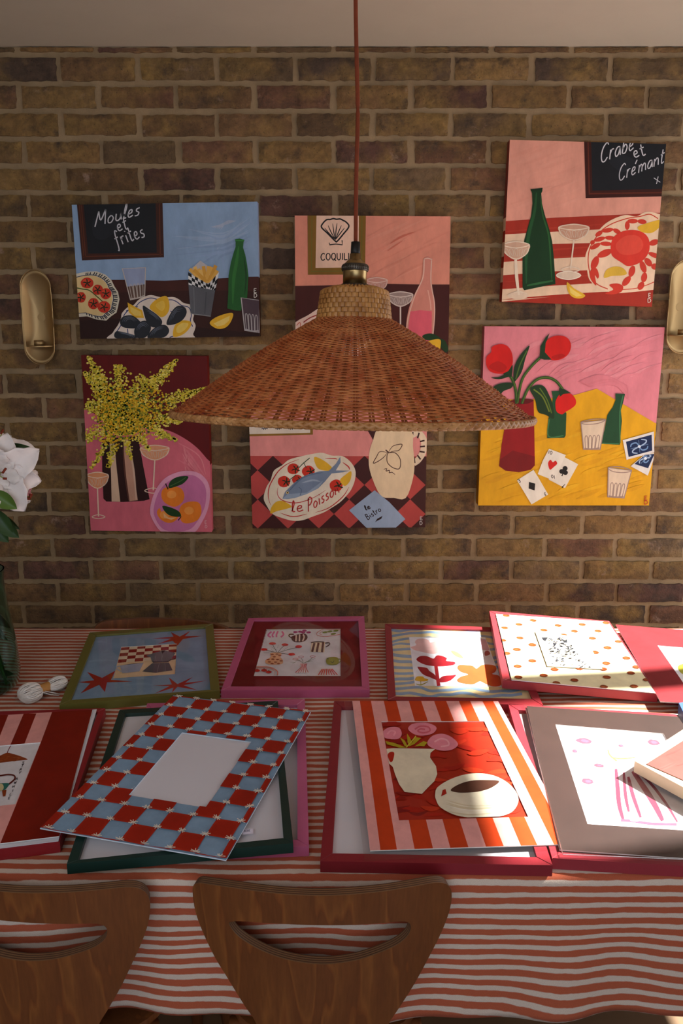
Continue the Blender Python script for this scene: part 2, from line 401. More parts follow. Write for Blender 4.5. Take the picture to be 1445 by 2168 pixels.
# ------------------------------------------------------------------ table and its cloth
TX0, TX1, TY0, TY1 = -1.25, 1.3, .945, 1.78
t = thing('dining_table', (0, 1.36, 0), 'long rectangular dining table hidden beneath the striped cloth', 'table')
wood = paint('#7a4a28', .5, .25, 9, 'wood')
mb = MB(); mb.box((TX0+.01, TY0+.01, .715), (TX1-.01, TY1-.01, .742)); mb.build('tabletop', wood, t)
for x in (TX0+.1, TX1-.17):
    for y in (TY0+.06, TY1-.13):
        mb = MB(); mb.prism([(x, y, .715), (x+.07, y, .715), (x+.07, y+.07, .715), (x, y+.07, .715)], (0, 0, -.715)); mb.build('leg', wood, t)
def clothmat():
    m, N, L, b = nodemat('striped_cotton')
    uv = N.new('ShaderNodeUVMap'); uv.uv_map = 'len'; sp = N.new('ShaderNodeSeparateXYZ'); L.new(uv.outputs[0], sp.inputs[0])
    def M(op, a, bb=None, c=None):
        n = N.new('ShaderNodeMath'); n.operation = op
        for i, v in enumerate((a, bb, c)):
            if v is None: continue
            if hasattr(v, 'links'): L.new(v, n.inputs[i])
            else: n.inputs[i].default_value = v
        return n.outputs[0]
    def noise(scale, sx, sy, det=3):
        mp = N.new('ShaderNodeMapping'); mp.inputs['Scale'].default_value = (sx, sy, 1); L.new(uv.outputs[0], mp.inputs[0])
        n = N.new('ShaderNodeTexNoise'); n.inputs['Scale'].default_value = scale; n.inputs['Detail'].default_value = det; L.new(mp.outputs[0], n.inputs['Vector']); return n.outputs['Fac']
    wob = M('MULTIPLY', M('SUBTRACT', noise(1, 5, 14), .5), .013)
    fine = M('MULTIPLY', M('SUBTRACT', noise(1, 60, 60, 2), .5), .0022)
    v = M('DIVIDE', M('ADD', M('ADD', sp.outputs[1], wob), fine), .0163)
    fr = M('FRACT', v)
    tri = M('ABSOLUTE', M('SUBTRACT', fr, .5))
    edge = M('ADD', .285, M('MULTIPLY', M('SUBTRACT', noise(1, 30, 90, 2), .5), .09))
    st = M('MULTIPLY_ADD', M('SUBTRACT', edge, tri), 14, .5)
    cl = N.new('ShaderNodeClamp'); L.new(st, cl.inputs[0])
    mx = N.new('ShaderNodeMix'); mx.data_type = 'RGBA'; L.new(cl.outputs[0], mx.inputs[0])
    mx.inputs[6].default_value = (*lin('#c9b9ac'), 1); mx.inputs[7].default_value = (*lin('#a85336'), 1)
    weave = noise(1, 900, 900, 1); wv = N.new('ShaderNodeMix'); wv.data_type = 'RGBA'; wv.blend_type = 'MULTIPLY'; wv.inputs[0].default_value = .35
    L.new(mx.outputs[2], wv.inputs[6]); L.new(weave, wv.inputs[7]); 
    gain = N.new('ShaderNodeMix'); gain.data_type = 'RGBA'; gain.blend_type = 'MULTIPLY'; gain.inputs[0].default_value = 1; gain.inputs[7].default_value = (1.2, 1.2, 1.2, 1)
    L.new(wv.outputs[2], gain.inputs[6]); L.new(gain.outputs[2], b.inputs['Base Color'])
    b.inputs['Roughness'].default_value = .92
    bp = N.new('ShaderNodeBump'); bp.inputs['Strength'].default_value = .5; bp.inputs['Distance'].default_value = .0015
    L.new(M('ADD', M('MULTIPLY', weave, .4), M('MULTIPLY', noise(1, 40, 60, 4), 1.2)), bp.inputs['Height']); L.new(bp.outputs[0], b.inputs['Normal'])
    return m
prof = []   # (y, z, outward amount) from the far hem to the near hem
HEM = .245
for i in range(7): prof.append((TY1+.012, Z-.02-HEM*(6-i)/6, (6-i)/6))
prof += [(TY1+.010, Z-.008, 0), (TY1+.003, Z-.001, 0)]
for i in range(40): prof.append((TY1-.004-(TY1-TY0-.008)*i/39, Z, 0))
prof += [(TY0-.004, Z-.0012, 0), (TY0-.010, Z-.006, 0), (TY0-.0125, Z-.014, .02)]
for i in range(1, 25): prof.append((TY0-.013, Z-.014-HEM*i/24, i/24))
cum = [0]
for i in range(1, len(prof)): cum.append(cum[-1]+math.hypot(prof[i][0]-prof[i-1][0], prof[i][1]-prof[i-1][1]))
iy0 = 9; ys = cum[iy0]
NX = 240; vs = []; uvs = []
for i in range(NX+1):
    x = TX0-.01+(TX1-TX0+.02)*i/NX
    fold = .008*math.sin(x*9+1)+.006*math.sin(x*23+.4)+.004*math.sin(x*41)
    for j, (y, z, a) in enumerate(prof):
        s_ = -1 if j > 30 else 1
        yy = y+s_*(fold*a*.9)-( -.012*a if j > 30 else .0)
        zz = z+(.004*math.sin(x*6+2)+.003*math.sin(x*15))*a*(1 if j > 30 else 0)
        if a == 0 and 9 < j < 49: zz += .0005*math.sin(x*30+y*12)*math.sin(y*35+x*5)
        vs.append((x, yy, zz)); uvs.append((x, (cum[j]-ys if j < 50 else cum[50]-ys+(cum[j]-cum[50])*.81)+.006*math.sin(x*5+.7)*a+.010*a*math.sin(x*2.6+a*3)+.004*a*math.sin(x*11+a*7)))
n = len(prof); fs = [[i*n+j, i*n+j+1, (i+1)*n+j+1, (i+1)*n+j] for i in range(NX) for j in range(n-1)]
# short sides hang straight down
for i, xs in ((0, -1), (NX, 1)):
    b0 = len(vs)
    idx = list(range(8, 52))
    for j in idx:
        x, y, z = vs[i*n+j]
        for q in (1, 2): vs.append((x+xs*.008*q, y, z-.12*q)); uvs.append((x+xs*.12*q, uvs[i*n+j][1]))
    for a in range(len(idx)-1):
        p, q = i*n+idx[a], i*n+idx[a+1]; f1 = [p, b0+2*a, b0+2*a+2, q]; f2 = [b0+2*a, b0+2*a+1, b0+2*a+3, b0+2*a+2]
        fs += [f1, f2]
cl = mesh('tablecloth', vs, fs, clothmat(), smooth=True, loc=Vector((0, 1.36, Z-.27)))
tag(cl, 'rust and cream striped cotton tablecloth hanging over the table edge', 'tablecloth')
uvl = cl.data.uv_layers.new(name='len')
for lp in cl.data.loops: uvl.data[lp.index].uv = uvs[lp.vertex_index]
so = cl.modifiers.new('thick', 'SOLIDIFY'); so.thickness = .0012; so.offset = -1
# ------------------------------------------------------------------ painted canvases on the bricks
CP = Plane((0, 2.170, 0), (0, -1, 0))
def canvas(art, side, label, sides=None):
    o = art.build('painted_canvas', thick=.034, side=side, vec=Vector((0, .034, 0)), sides=sides)
    return tag(o, label, 'painting', 'painted canvases on the brick wall')
W_ = '#e6ddd0'
def star_cal(a, x, y, r, c='#1f2c14', rot=0, flat_=1):      # the green star on a tomato
    for i in range(5):
        t = rot+2*PI*i/5; a.line([(x, y), (x+r*.5*math.cos(t+.15), y+r*.5*math.sin(t+.15)*flat_), (x+r*math.cos(t), y+r*math.sin(t)*flat_)], r*.28, c, taper=.7, keep=i > 0)
def ticks(a, cx, cy, pts, c, f0, f1, wd, n=44, clip_l=None):
    P = spline(pts, False, 8)
    for i in range(n):
        p = P[int(i*(len(P)-1)/(n-1))]
        a.line([(cx+(p[0]-cx)*f0, cy+(p[1]-cy)*f0), (cx+(p[0]-cx)*f1, cy+(p[1]-cy)*f1)], wd, c, False, keep=i > 0)
def tumbler(a, q, c, body, wd=7, arcs=True, fill2=None):
    (x0, y0), (x1, y1), (x2, y2), (x3, y3) = q
    a.poly(q, body)
    if fill2:
        f = homog(q); a.poly([f(0, .45), f(1, .45), f(1, 1), f(0, 1)], fill2)
    f = homog(q)
    a.line([q[0], q[1], q[2], q[3]], wd, c, False, closed=True)
    if arcs:
        for i in range(4):
            u = .12+.2*i
            a.line([f(u, .97), f(u+.01, .5), f(u+.08, .4), f(u+.15, .5), f(u+.15, .95)], wd*.6, shade(c, .92), keep=i > 0)
    a.line([f(.05, .95), f(.5, .98), f(.95, .93)], wd*1.3, shade(c, .95))

# ---- mussels and chips, upper left
a = Art(CP, 130, 400, .3114, [(70, 108), (1330, 86), (1347, 1003), (130, 1020)], base='#88a4c4')
for i in range(16): a.line([(900+random.uniform(-220, 300), 330+i*13+random.uniform(-80, 60)), (1100, 300+i*10), (1280+random.uniform(-60, 40), 190+i*14)], random.uniform(8, 22), random.choice(soft('#88a4c4', ['#94a8cd', '#7c90b8', '#b1bfd6'], .35)), taper=1)
for i in range(6): a.line([(1010+i*14, 260+i*4), (1090+i*6, 245-i*4), (1190-i*4, 215)], 12, '#a3b0c6', taper=1)
a.poly([(60, 630), (200, 624), (420, 618), (700, 624), (1000, 612), (1400, 600), (1400, 1040), (60, 1040)], '#35170f')
a.poly([(60, 630), (420, 618), (700, 624), (1000, 612), (1400, 600), (1400, 690), (1000, 690), (500, 700), (60, 720)], '#421c13', True)
a.poly([(60, 900), (350, 880), (1400, 990), (1400, 1040), (60, 1040)], '#29110c')
a.poly([(105, 100), (687, 90), (697, 465), (140, 486)], '#3c1b10')
for q in ([(122, 110), (152, 470)], [(665, 100), (672, 455)], [(150, 460), (690, 445)], [(135, 110), (165, 460)]): a.line(q, 7, '#5a2d18', False, keep=q[0][0] != 122)
a.poly([(150, 100), (640, 92), (648, 433), (182, 440)], '#17191d')
a.blob([(220, 200), (330, 150), (400, 240), (300, 340), (220, 320)], '#1e2126')
a.text('Moules', (228, 258), (530, 178), 104, '#c6c6cc', 8, up=(.14, -1))
a.text('et', (385, 290), (455, 272), 90, '#c6c6cc', 8)
a.text('frites', (378, 390), (572, 325), 105, '#c6c6cc', 8)
pl = [(95, 578), (170, 562), (240, 560), (300, 583), (340, 620), (362, 665), (385, 700), (395, 750), (385, 800), (375, 840), (335, 868), (305, 895), (240, 888), (175, 866), (95, 872)]
a.poly(pl+[(60, 872), (60, 578)], '#cfc8b4')
ticks(a, 150, 720, pl[1:-1], '#23262e', .84, .95, 7, 40)
inn = [(120+(x-120)*.85, 722+(y-722)*.84) for x, y in pl]
a.line(inn, 5, '#23304e'); a.poly([(120+(x-120)*.83, 722+(y-722)*.82) for x, y in pl]+[(60, 850), (60, 600)], '#d9bd84')
a.line([(80, 668), (140, 680), (190, 690), (240, 730), (290, 775)], 7, '#39551f')
for x, y, rx, ry in ((175, 640, 44, 37), (247, 686, 37, 36), (302, 712, 38, 38), (133, 737, 33, 37), (218, 780, 37, 38), (290, 802, 43, 40)):
    a.ell(x, y, rx, ry, '#c2301a', wob=.03); a.ell(x-8, y-10, rx*.5, ry*.45, '#d24a2a'); star_cal(a, x, y, 30, rot=random.random())
tumbler(a, [(414, 542), (572, 535), (566, 735), (470, 755)], '#c0b6ac', '#8f9cba', 7, True, '#5d463c')
pl = [(345, 1030), (352, 975), (385, 925), (405, 880), (412, 845), (450, 805), (490, 790), (530, 750), (600, 722), (660, 733), (700, 738), (760, 735), (800, 752), (830, 775), (885, 792), (902, 845), (895, 890), (912, 930), (895, 985), (865, 1030)]
a.blob(pl, '#dccfc2')
inn = [(630+(x-630)*.93, 1010+(y-1010)*.93) for x, y in pl[:-1]]
a.line(inn[1:-1], 6, '#2a3c6e')
for q in ([(740, 830), (800, 850)], [(800, 985), (735, 1010)], [(450, 950), (455, 1000)], [(440, 830), (520, 800)]): a.line(q, 6, '#2a3c6e', False)
Y_, YD = '#dfae2a', '#c98f16'
a.blob([(600, 805), (640, 755), (712, 728), (735, 790), (722, 845), (682, 872), (640, 845)], Y_); a.blob([(640, 790), (690, 760), (705, 800), (680, 830)], '#e9c04a')
a.poly([(450, 772), (500, 800), (550, 826), (562, 878), (500, 876), (458, 838)], Y_); a.poly([(468, 800), (540, 835), (545, 862), (500, 862), (472, 835)], '#e6c660')
a.blob([(762, 1005), (768, 935), (815, 895), (880, 903), (872, 945), (825, 990)], Y_); a.blob([(785, 975), (785, 940), (820, 912), (862, 915), (850, 945), (815, 975)], '#e6c660')
M_ = '#25282e'
for P in ([(398, 905), (420, 868), (480, 860), (530, 895), (540, 925), (500, 948), (420, 940)], [(495, 965), (520, 915), (570, 895), (605, 925), (605, 965), (570, 1010), (510, 1010)],
          [(553, 797), (600, 820), (655, 860), (685, 900), (670, 935), (620, 940), (580, 905)], [(715, 920), (740, 850), (785, 798), (835, 802), (852, 840), (825, 890), (770, 920)],
          [(585, 1010), (610, 965), (660, 930), (710, 927), (733, 965), (705, 1005), (640, 1015)], [(370, 970), (430, 975), (510, 1000), (500, 1015), (372, 1015)]):
    a.blob(P, M_); cx = sum(p[0] for p in P)/len(P); cy = sum(p[1] for p in P)/len(P)
    for k in (.45, .62, .78): a.line([(cx+(p[0]-cx)*k, cy+(p[1]-cy)*k) for p in P[:4]], 5, '#545b68', taper=.9)
a.poly([(880, 545), (945, 488), (1045, 560), (1000, 650)], '#b6b3b6')
for x0, y0, x1, y1 in ((872, 545, 930, 600), (905, 530, 950, 620), (930, 545, 970, 600), (965, 525, 985, 640), (1000, 525, 990, 640), (1050, 520, 1000, 630), (1020, 530, 985, 600), (945, 550, 960, 620), (1060, 555, 1010, 640), (900, 550, 985, 630)):
    a.line([(x0, y0), (x1, y1)], 24, random.choice(['#dba94e', '#cf9a3c', '#e0b765']), False)
a.poly([(862, 566), (930, 610), (998, 648), (1072, 565), (1045, 690), (865, 655)], '#d8d8d8')
for i in range(7):
    for j in range(4):
        if (i+j) % 2: continue
        f = homog([(862, 566), (998, 650), (1000, 725), (865, 660)]); a.poly([f(i/7, j/4), f((i+1)/7, j/4), f((i+1)/7, (j+1)/4), f(i/7, (j+1)/4)], '#101114')
for i in range(4):
    for j in range(4):
        if (i+j) % 2: continue
        f = homog([(998, 650), (1074, 562), (1048, 690), (1000, 725)]); a.poly([f(i/4, j/4), f((i+1)/4, j/4), f((i+1)/4, (j+1)/4), f(i/4, (j+1)/4)], '#101114')
a.poly([(864, 650), (940, 672), (1045, 690), (1015, 868), (880, 850)], '#585a60')
a.line([(900, 670), (905, 840)], 14, '#6b6d73', False, taper=.6); a.line([(985, 700), (975, 850)], 20, '#4a4c52', False, taper=.6); a.line([(880, 848), (1015, 866)], 5, '#8a8a8c', False)
B_ = [(1180, 343), (1212, 338), (1245, 347), (1238, 362), (1235, 400), (1250, 450), (1263, 520), (1271, 590), (1265, 700), (1262, 745), (1230, 745), (1222, 828), (1175, 826), (1128, 812), (1135, 700), (1136, 590), (1152, 500), (1172, 430), (1184, 395), (1184, 362)]
a.poly(B_, '#215a26'); a.line([(1205, 390), (1190, 500), (1170, 620), (1165, 780)], 24, '#2f7030', taper=.8); a.line([(1240, 460), (1255, 600), (1245, 720)], 10, '#173f1c', taper=.8); a.line([(1182, 350), (1243, 352)], 9, '#367c38', False)
a.blob([(1008, 912), (1060, 868), (1160, 842), (1158, 890), (1120, 940), (1060, 950)], Y_); a.poly([(1035, 915), (1145, 862), (1140, 895), (1105, 925), (1060, 935)], '#e8cc6c')
tumbler(a, [(1222, 740), (1348, 758), (1344, 978), (1247, 962)], '#b2aeb0', '#4a3a42', 8, True)
a.text('E', (1308, 705), (1328, 705), 28, '#cfcbc4', 5); a.text('D', (1308, 738), (1330, 738), 28, '#cfcbc4', 5)
canvas(a, '#7f94bb', 'pale blue painting of mussels, chips and a green bottle beneath a chalkboard', sides={1: [(0, .56, '#93a6cc'), (.56, 1, '#3a1a12')], 2: [(0, 1, '#2c130d')]})

# ---- mimosa in a striped vase, lower left
a = Art(CP, 150, 730, .2215, [(97, 100), (1300, 108), (1345, 1790), (190, 1775)], base='#5c0d0b')
a.blob([(20, 690), (300, 690), (650, 770), (900, 810), (1060, 880), (1200, 980), (1300, 1090), (1400, 1200), (1450, 1500), (1400, 1900), (0, 1900)], '#cf6674')
for i in range(14): a.line([(1060+random.uniform(-60, 60), 930+i*20), (1180+random.uniform(-60, 60), 1060+i*22), (1290, 1250+i*20)], random.uniform(10, 26), random.choice(['#da8288', '#d57580', '#c95f6e']), taper=1)
for i in range(22): a.line([(random.uniform(700, 900), random.uniform(1000, 1700)), (random.uniform(600, 1100), random.uniform(1100, 1750))], random.uniform(10, 26), random.choice(soft('#cf6674', ['#d56f7b', '#c85c6c', '#cf6674'], .4)), False, taper=1)
a.poly([(298, 900), (640, 870), (690, 1150), (752, 1475), (700, 1490), (500, 1502), (340, 1497), (312, 1470), (300, 1200)], '#2e120e')
a.poly([(370, 940), (415, 940), (440, 1200), (472, 1500), (390, 1497), (385, 1250)], '#d0ae92'); a.poly([(500, 900), (545, 900), (590, 1150), (640, 1485), (560, 1495), (520, 1200)], '#c09078')
a.line([(555, 930), (600, 1200), (625, 1480)], 18, '#cfab94', taper=.5); a.line([(500, 1000), (520, 1250), (555, 1490)], 16, '#5a3328', taper=.3)
G_ = '#e3c6ae'
def coupe(a, x, y, wd, h, st, base, fill, c=G_, lw=8):
    a.blob([(x-wd, y), (x, y-h*.28), (x+wd, y), (x+wd*.85, y+h*.5), (x+wd*.3, y+h), (x-wd*.3, y+h), (x-wd*.85, y+h*.5)], fill)
    a.line([(x-wd, y), (x, y-h*.22), (x+wd, y), (x, y+h*.22)], lw, c, closed=True)
    a.line([(x-wd, y), (x-wd*.8, y+h*.6), (x, y+h), (x+wd*.8, y+h*.6), (x+wd, y)], lw, c)
    for i in range(5): u = (i-2)/2.6; a.line([(x+wd*u*.7, y+h*.8), (x+wd*(u-.12), y+h*.35), (x+wd*(u+.12), y+h*.32), (x+wd*(u*.7+.1), y+h*.8)], lw*.55, shade(c, .9), keep=i > 0)
    a.line([(x, y+h), (x+base[0]*.5, y+h+st*.5), (x+base[0], y+h+st)], lw*1.5, c)
    a.line([(x+base[0]-wd*.6, y+h+st+4), (x+base[0], y+h+st-wd*.16), (x+base[0]+wd*.6, y+h+st+4), (x+base[0], y+h+st+wd*.2)], lw, c, closed=True)
coupe(a, 802, 985, 138, 115, 290, (-15, 0), '#dc9870'); coupe(a, 255, 1245, 105, 125, 270, (10, 0), '#d89064')
a.blob([(770, 1650), (765, 1520), (820, 1370), (920, 1260), (1080, 1205), (1230, 1230), (1320, 1340), (1320, 1520), (1260, 1680), (1150, 1810), (900, 1810)], '#de9ab4')
a.blob([(800, 1640), (800, 1520), (850, 1390), (940, 1300), (1080, 1245), (1200, 1260), (1285, 1360), (1285, 1520), (1225, 1660), (1120, 1770), (900, 1770)], '#c46f9a')
for P in ([(865, 1450), (880, 1380), (960, 1352), (1050, 1370), (1085, 1440), (1060, 1510), (985, 1548), (900, 1510)], [(1035, 1600), (1060, 1530), (1140, 1497), (1225, 1510), (1248, 1590), (1215, 1670), (1130, 1705), (1060, 1690)], [(822, 1600), (850, 1560), (885, 1620), (1020, 1640), (985, 1690), (920, 1700), (850, 1660)]):
    a.blob(P, '#e07a22'); cx = sum(p[0] for p in P)/len(P)-10; cy = sum(p[1] for p in P)/len(P)-15; a.ell(cx, cy, 45, 38, '#ea9442')
a.poly([(885, 1605), (930, 1650), (1010, 1650), (960, 1672), (890, 1650)], '#e9b27a')
a.blob([(935, 1368), (950, 1305), (1020, 1262), (1122, 1258), (1080, 1320), (1010, 1352)], '#1e3c18'); a.line([(950, 1350), (1050, 1300), (1100, 1265)], 6, '#4a6a30')
a.blob([(875, 1540), (950, 1552), (1030, 1590), (1050, 1640), (960, 1635), (905, 1600)], '#1e3c18'); a.line([(905, 1325), (930, 1380)], 12, '#2a1a14', False); a.line([(1055, 1640), (1025, 1678)], 9, '#2a1a14', False)
# sprays of tiny dabs
rm = _r.Random(11)
def spray(p0, p1, w0, w1, n):
    for i in range(n):
        t = rm.random()**.85; wd = w0+(w1-w0)*t
        x = p0[0]+(p1[0]-p0[0])*t; y = p0[1]+(p1[1]-p0[1])*t; dx, dy = p1[0]-p0[0], p1[1]-p0[1]; l = math.hypot(dx, dy)
        o = rm.gauss(0, .42)*wd; x += -dy/l*o; y += dx/l*o
        if x < 120: continue
        r = rm.uniform(6, 13); c = rm.choice(['#c9a416', '#d8b41c', '#e2c63a', '#e6d25a', '#b8a01c', '#8b8a1c', '#d99a18', '#dca91a', '#cda21a', '#566a1c', '#3e5a1e'])
        if t > .55: c = rm.choice(['#dcc646', '#e6d66a', '#c8b832', '#d8b828', '#a8a02a'])
        dabs.append((x, y, r, c))
dabs = []
C0 = (480, 700)
for p1, w0, w1, n in (((165, 110), 200, 10, 560), ((470, 190), 160, 60, 300), ((1015, 140), 220, 12, 620), ((1295, 412), 220, 8, 700), ((1070, 720), 200, 30, 420), ((1010, 910), 170, 14, 300),
                      ((760, 1010), 120, 10, 190), ((580, 1100), 110, 10, 170), ((355, 1170), 110, 14, 170), ((200, 1185), 120, 12, 200), ((140, 900), 200, 60, 260), ((130, 260), 230, 12, 480), ((150, 560), 230, 60, 330), ((700, 300), 200, 60, 260)):
    spray(C0, p1, w0, w1, n)
rm.shuffle(dabs)
a.blob([(350, 560), (520, 470), (700, 560), (720, 740), (560, 860), (400, 840), (300, 700)], '#c09018')
groups = {}
for d in dabs: groups.setdefault(d[3], []).append(d)
order = list(range(0, len(dabs)))
for q in range(8):
    a.layer += 1
    for d in dabs[q::8]:
        x, y, r, c = d; P = [(x+r*math.cos(t)*1.05, y+r*math.sin(t)*.9) for t in [2*PI*i/7+x for i in range(7)]]
        for rg in a.regions: a._face(clip(P, rg), c)
a.text('E', (1278, 1705), (1298, 1707), 28, '#e0a8ac', 5); a.text('D', (1280, 1748), (1302, 1750), 28, '#e0a8ac', 5)
canvas(a, '#6a1210', 'dark red and pink painting of yellow mimosa in a striped vase', sides={1: [(0, .62, '#6a1210'), (.62, 1, '#cf6674')], 2: [(0, 1, '#c85c6c')]})

# ---- scallop poster and rose bottle, upper middle (behind the shade)
a = Art(CP, 600, 430, .263, [(90, 100), (1343, 107), (1322, 1370), (98, 1370)], base='#d98c76')
for i in range(30):
    x = random.uniform(700, 1250); y = random.uniform(180, 560); a.line([(x-130, y+70), (x, y), (x+130, y-60)], random.uniform(8, 26), random.choice(soft('#d98c76', ['#dc927c', '#d2806a', '#e09c86', '#d98c76'], .4)), taper=1)
a.line([(850, 330), (950, 270), (1060, 230)], 16, '#c46a56', taper=1); a.line([(830, 390), (900, 340), (960, 300)], 12, '#c8705c', taper=1)
a.poly([(60, 668), (300, 664), (800, 650), (1100, 655), (1400, 655), (1400, 1400), (60, 1400)], '#431812')
a.poly([(193, 90), (662, 90), (655, 575), (196, 577)], '#7c5a18')
for q in ([(228, 100), (225, 540)], [(630, 100), (628, 500)], [(220, 550), (640, 545)]): a.line(q, 18, '#6a6420', False, taper=.6)
a.poly([(265, 90), (605, 90), (603, 517), (257, 522)], '#e4bfa8')
sh = [(415, 305), (350, 240), (305, 195), (315, 165), (345, 135), (375, 132), (400, 125), (425, 130), (455, 128), (480, 140), (505, 155), (525, 190), (480, 250), (430, 308)]
a.line(sh, 12, '#1e1a1a', closed=True)
for x0, y0 in ((330, 200), (358, 180), (395, 165), (430, 160), (465, 180), (490, 200)): a.line([(x0, y0), ((x0+418)/2-3, (y0+300)/2), (418, 295)], 8, '#1e1a1a', taper=.6)
a.line([(368, 320), (370, 336), (420, 330), (472, 336), (470, 300)], 9, '#1e1a1a', False)
a.text('COQUILLE', (300, 460), (585, 455), 55, '#1e1a1a', 8)
coupe(a, 750, 620, 85, 90, 60, (0, 0), '#c08a7c', '#dcbcae', 7); coupe(a, 940, 735, 100, 95, 190, (0, 0), '#96827c', '#d0c0b6', 8)
a.poly([(1130, 450), (1190, 455), (1190, 620), (1207, 760), (1215, 900), (1205, 1060), (1190, 1180), (1000, 1180), (985, 1000), (1010, 840), (1060, 720), (1110, 620)], '#cc8474', True)
a.poly([(1020, 872), (1100, 862), (1192, 870), (1190, 1170), (1000, 1170), (1005, 1000)], '#d85c6c')
for P in ([(1130, 455), (1120, 600), (1050, 760), (995, 960), (990, 1150)], [(1190, 460), (1185, 640), (1212, 800), (1212, 940), (1190, 1150)], [(1130, 450), (1160, 445), (1195, 455)]): a.line(P, 9, '#dcb4a2')
a.line([(1160, 700), (1180, 800), (1185, 860)], 9, '#dca694')
a.blob([(80, 1000), (110, 950), (200, 900), (310, 830), (400, 800), (400, 1250), (90, 1250)], '#e2c4b6'); a.line([(160, 960), (220, 920), (330, 880)], 9, '#8a2020')
a.line([(105, 985), (130, 960), (135, 1000), (105, 1060)], 6, '#c4604c'); a.blob([(140, 1040), (200, 960), (300, 920), (420, 900), (400, 1200), (150, 1200)], '#d8bc3a')
a.blob([(1115, 1070), (1160, 1050), (1210, 1055), (1260, 1090), (1200, 1105), (1140, 1100)], '#1c3818'); a.blob([(1255, 1095), (1300, 1110), (1325, 1180), (1300, 1200), (1262, 1150)], '#1c3818')
a.blob([(1150, 1130), (1200, 1100), (1258, 1098), (1262, 1150), (1240, 1240), (1160, 1230)], '#dfae2a')
canvas(a, '#cf826c', 'salmon painting with scallop poster and rosé bottle, partly behind the lampshade', sides={0: [(0, 1, '#d98c76')]})

# ---- fish platter, lower middle
a = Art(CP, 510, 880, .2907, [(52, -170), (1357, -172), (1340, 812), (84, 820)], base='#dc8c86')
for i in range(18): a.line([(random.uniform(200, 900), 150+i*7), (random.uniform(300, 950), 145+i*7)], random.uniform(8, 18), random.choice(soft('#dc8c86', ['#e09690', '#d5827c', '#dc8c86'], .4)), False, taper=1)
a.poly([(0, 60), (523, 60), (523, 138), (0, 152)], '#8a6420'); a.poly([(0, 40), (503, 40), (503, 125), (0, 136)], '#ddcfbe')
for x in (150, 250, 345): a.line([(x, 98), (x+8, 90), (x+14, 100), (x+22, 88), (x+28, 99), (x+36, 90), (x+44, 97)], 5, '#20263a')
a.poly([(0, 292), (1450, 296), (1450, 900), (0, 900)], '#b44540')
D_ = '#3f1a17'
for i in range(-1, 7):
    for j in range(0, 3):
        x = 10+222*i; y = 398+212*j
        a.poly([(x+rb.uniform(-3, 3), y-106), (x+111, y+rb.uniform(-3, 3)), (x, y+106), (x-111, y)], D_)
# only the diamonds below the table's edge line; the wall strip is painted again above it
a.poly([(0, -200), (1450, -200), (1450, 296), (0, 292)], '#dc8c86')
a.poly([(0, 60), (523, 60), (523, 138), (0, 152)], '#8a6420'); a.poly([(0, 40), (503, 40), (503, 125), (0, 136)], '#ddcfbe')
for x in (150, 250, 345): a.line([(x, 98), (x+8, 90), (x+14, 100), (x+22, 88), (x+28, 99), (x+36, 90), (x+44, 97)], 5, '#20263a')
pl = [(165, 600), (185, 520), (215, 470), (240, 400), (300, 360), (350, 320), (440, 295), (520, 278), (590, 270), (660, 290), (740, 295), (800, 340), (832, 400), (828, 470), (800, 540), (760, 590), (720, 630), (660, 670), (600, 705), (520, 735), (450, 760), (380, 765), (300, 745), (230, 715), (190, 660)]
a.blob(pl, '#e2d4bc'); a.blob([(500+(x-500)*.72, 520+(y-520)*.74) for x, y in pl], '#e6dac6')
a.line([(420, 318), (340, 350), (280, 395), (240, 450), (205, 520), (198, 590), (215, 650)], 8, '#bc2c28', taper=.8); a.line([(610, 312), (680, 312), (700, 318)], 7, '#bc2c28', taper=.8); a.line([(740, 340), (780, 370), (792, 395)], 9, '#bc2c28', taper=.8)
a.line([(285, 708), (380, 735), (480, 715)], 7, '#bc2c28', taper=.8); a.line([(540, 705), (640, 670), (740, 590), (785, 520)], 7, '#bc2c28', taper=.8); a.line([(270, 520), (265, 570), (300, 615), (400, 635), (520, 600), (620, 540)], 6, '#bc2c28', taper=.8)
for x, y, r in ((380, 387, 43), (490, 405, 46), (312, 480, 45), (410, 465, 38), (692, 508, 48)):
    a.ell(x, y, r, r*.92, '#c6301c', wob=.03); star_cal(a, x+18, y+2, r*.75, rot=random.random())
a.line([(500, 308), (455, 345), (420, 380)], 6, '#2a3c1a'); a.line([(455, 340), (475, 380)], 5, '#2a3c1a', False); a.line([(400, 430), (350, 470)], 5, '#2a3c1a', False)
a.blob([(535, 300), (600, 325), (660, 375), (640, 400), (570, 390), (540, 350)], Y_); a.blob([(720, 470), (760, 430), (802, 405), (795, 470), (755, 512)], Y_)
a.poly([(302, 605), (320, 555), (390, 485), (480, 430), (570, 405), (640, 400), (690, 350), (722, 298), (725, 340), (690, 398), (790, 400), (740, 412), (660, 420), (610, 480), (560, 530), (480, 570), (390, 600), (340, 606)], '#75859c')
a.poly([(302, 605), (340, 570), (480, 560), (600, 470), (560, 530), (480, 570), (390, 600)], '#8fa0b4'); a.line([(440, 490), (520, 470), (580, 480)], 14, '#98a6b8', taper=1); a.line([(420, 520), (440, 540), (430, 580)], 5, '#5a6a80')
a.line([(340, 560), (450, 450), (600, 412)], 12, '#5f7088', taper=1); a.ell(338, 560, 10, 9, '#e0c070'); a.ell(338, 560, 5, 5, '#111111')
a.blob([(215, 712), (222, 665), (260, 625), (310, 622), (368, 660), (330, 678), (260, 695)], Y_)
a.text('le', (368, 705), (455, 695), 85, '#bc2c28', 8, up=(.0, -1)); a.text('Poisson', (488, 700), (715, 560), 95, '#bc2c28', 8, up=(-.05, -1))
a.poly([(912, 92), (998, 98), (962, 178)], '#3f1a17')
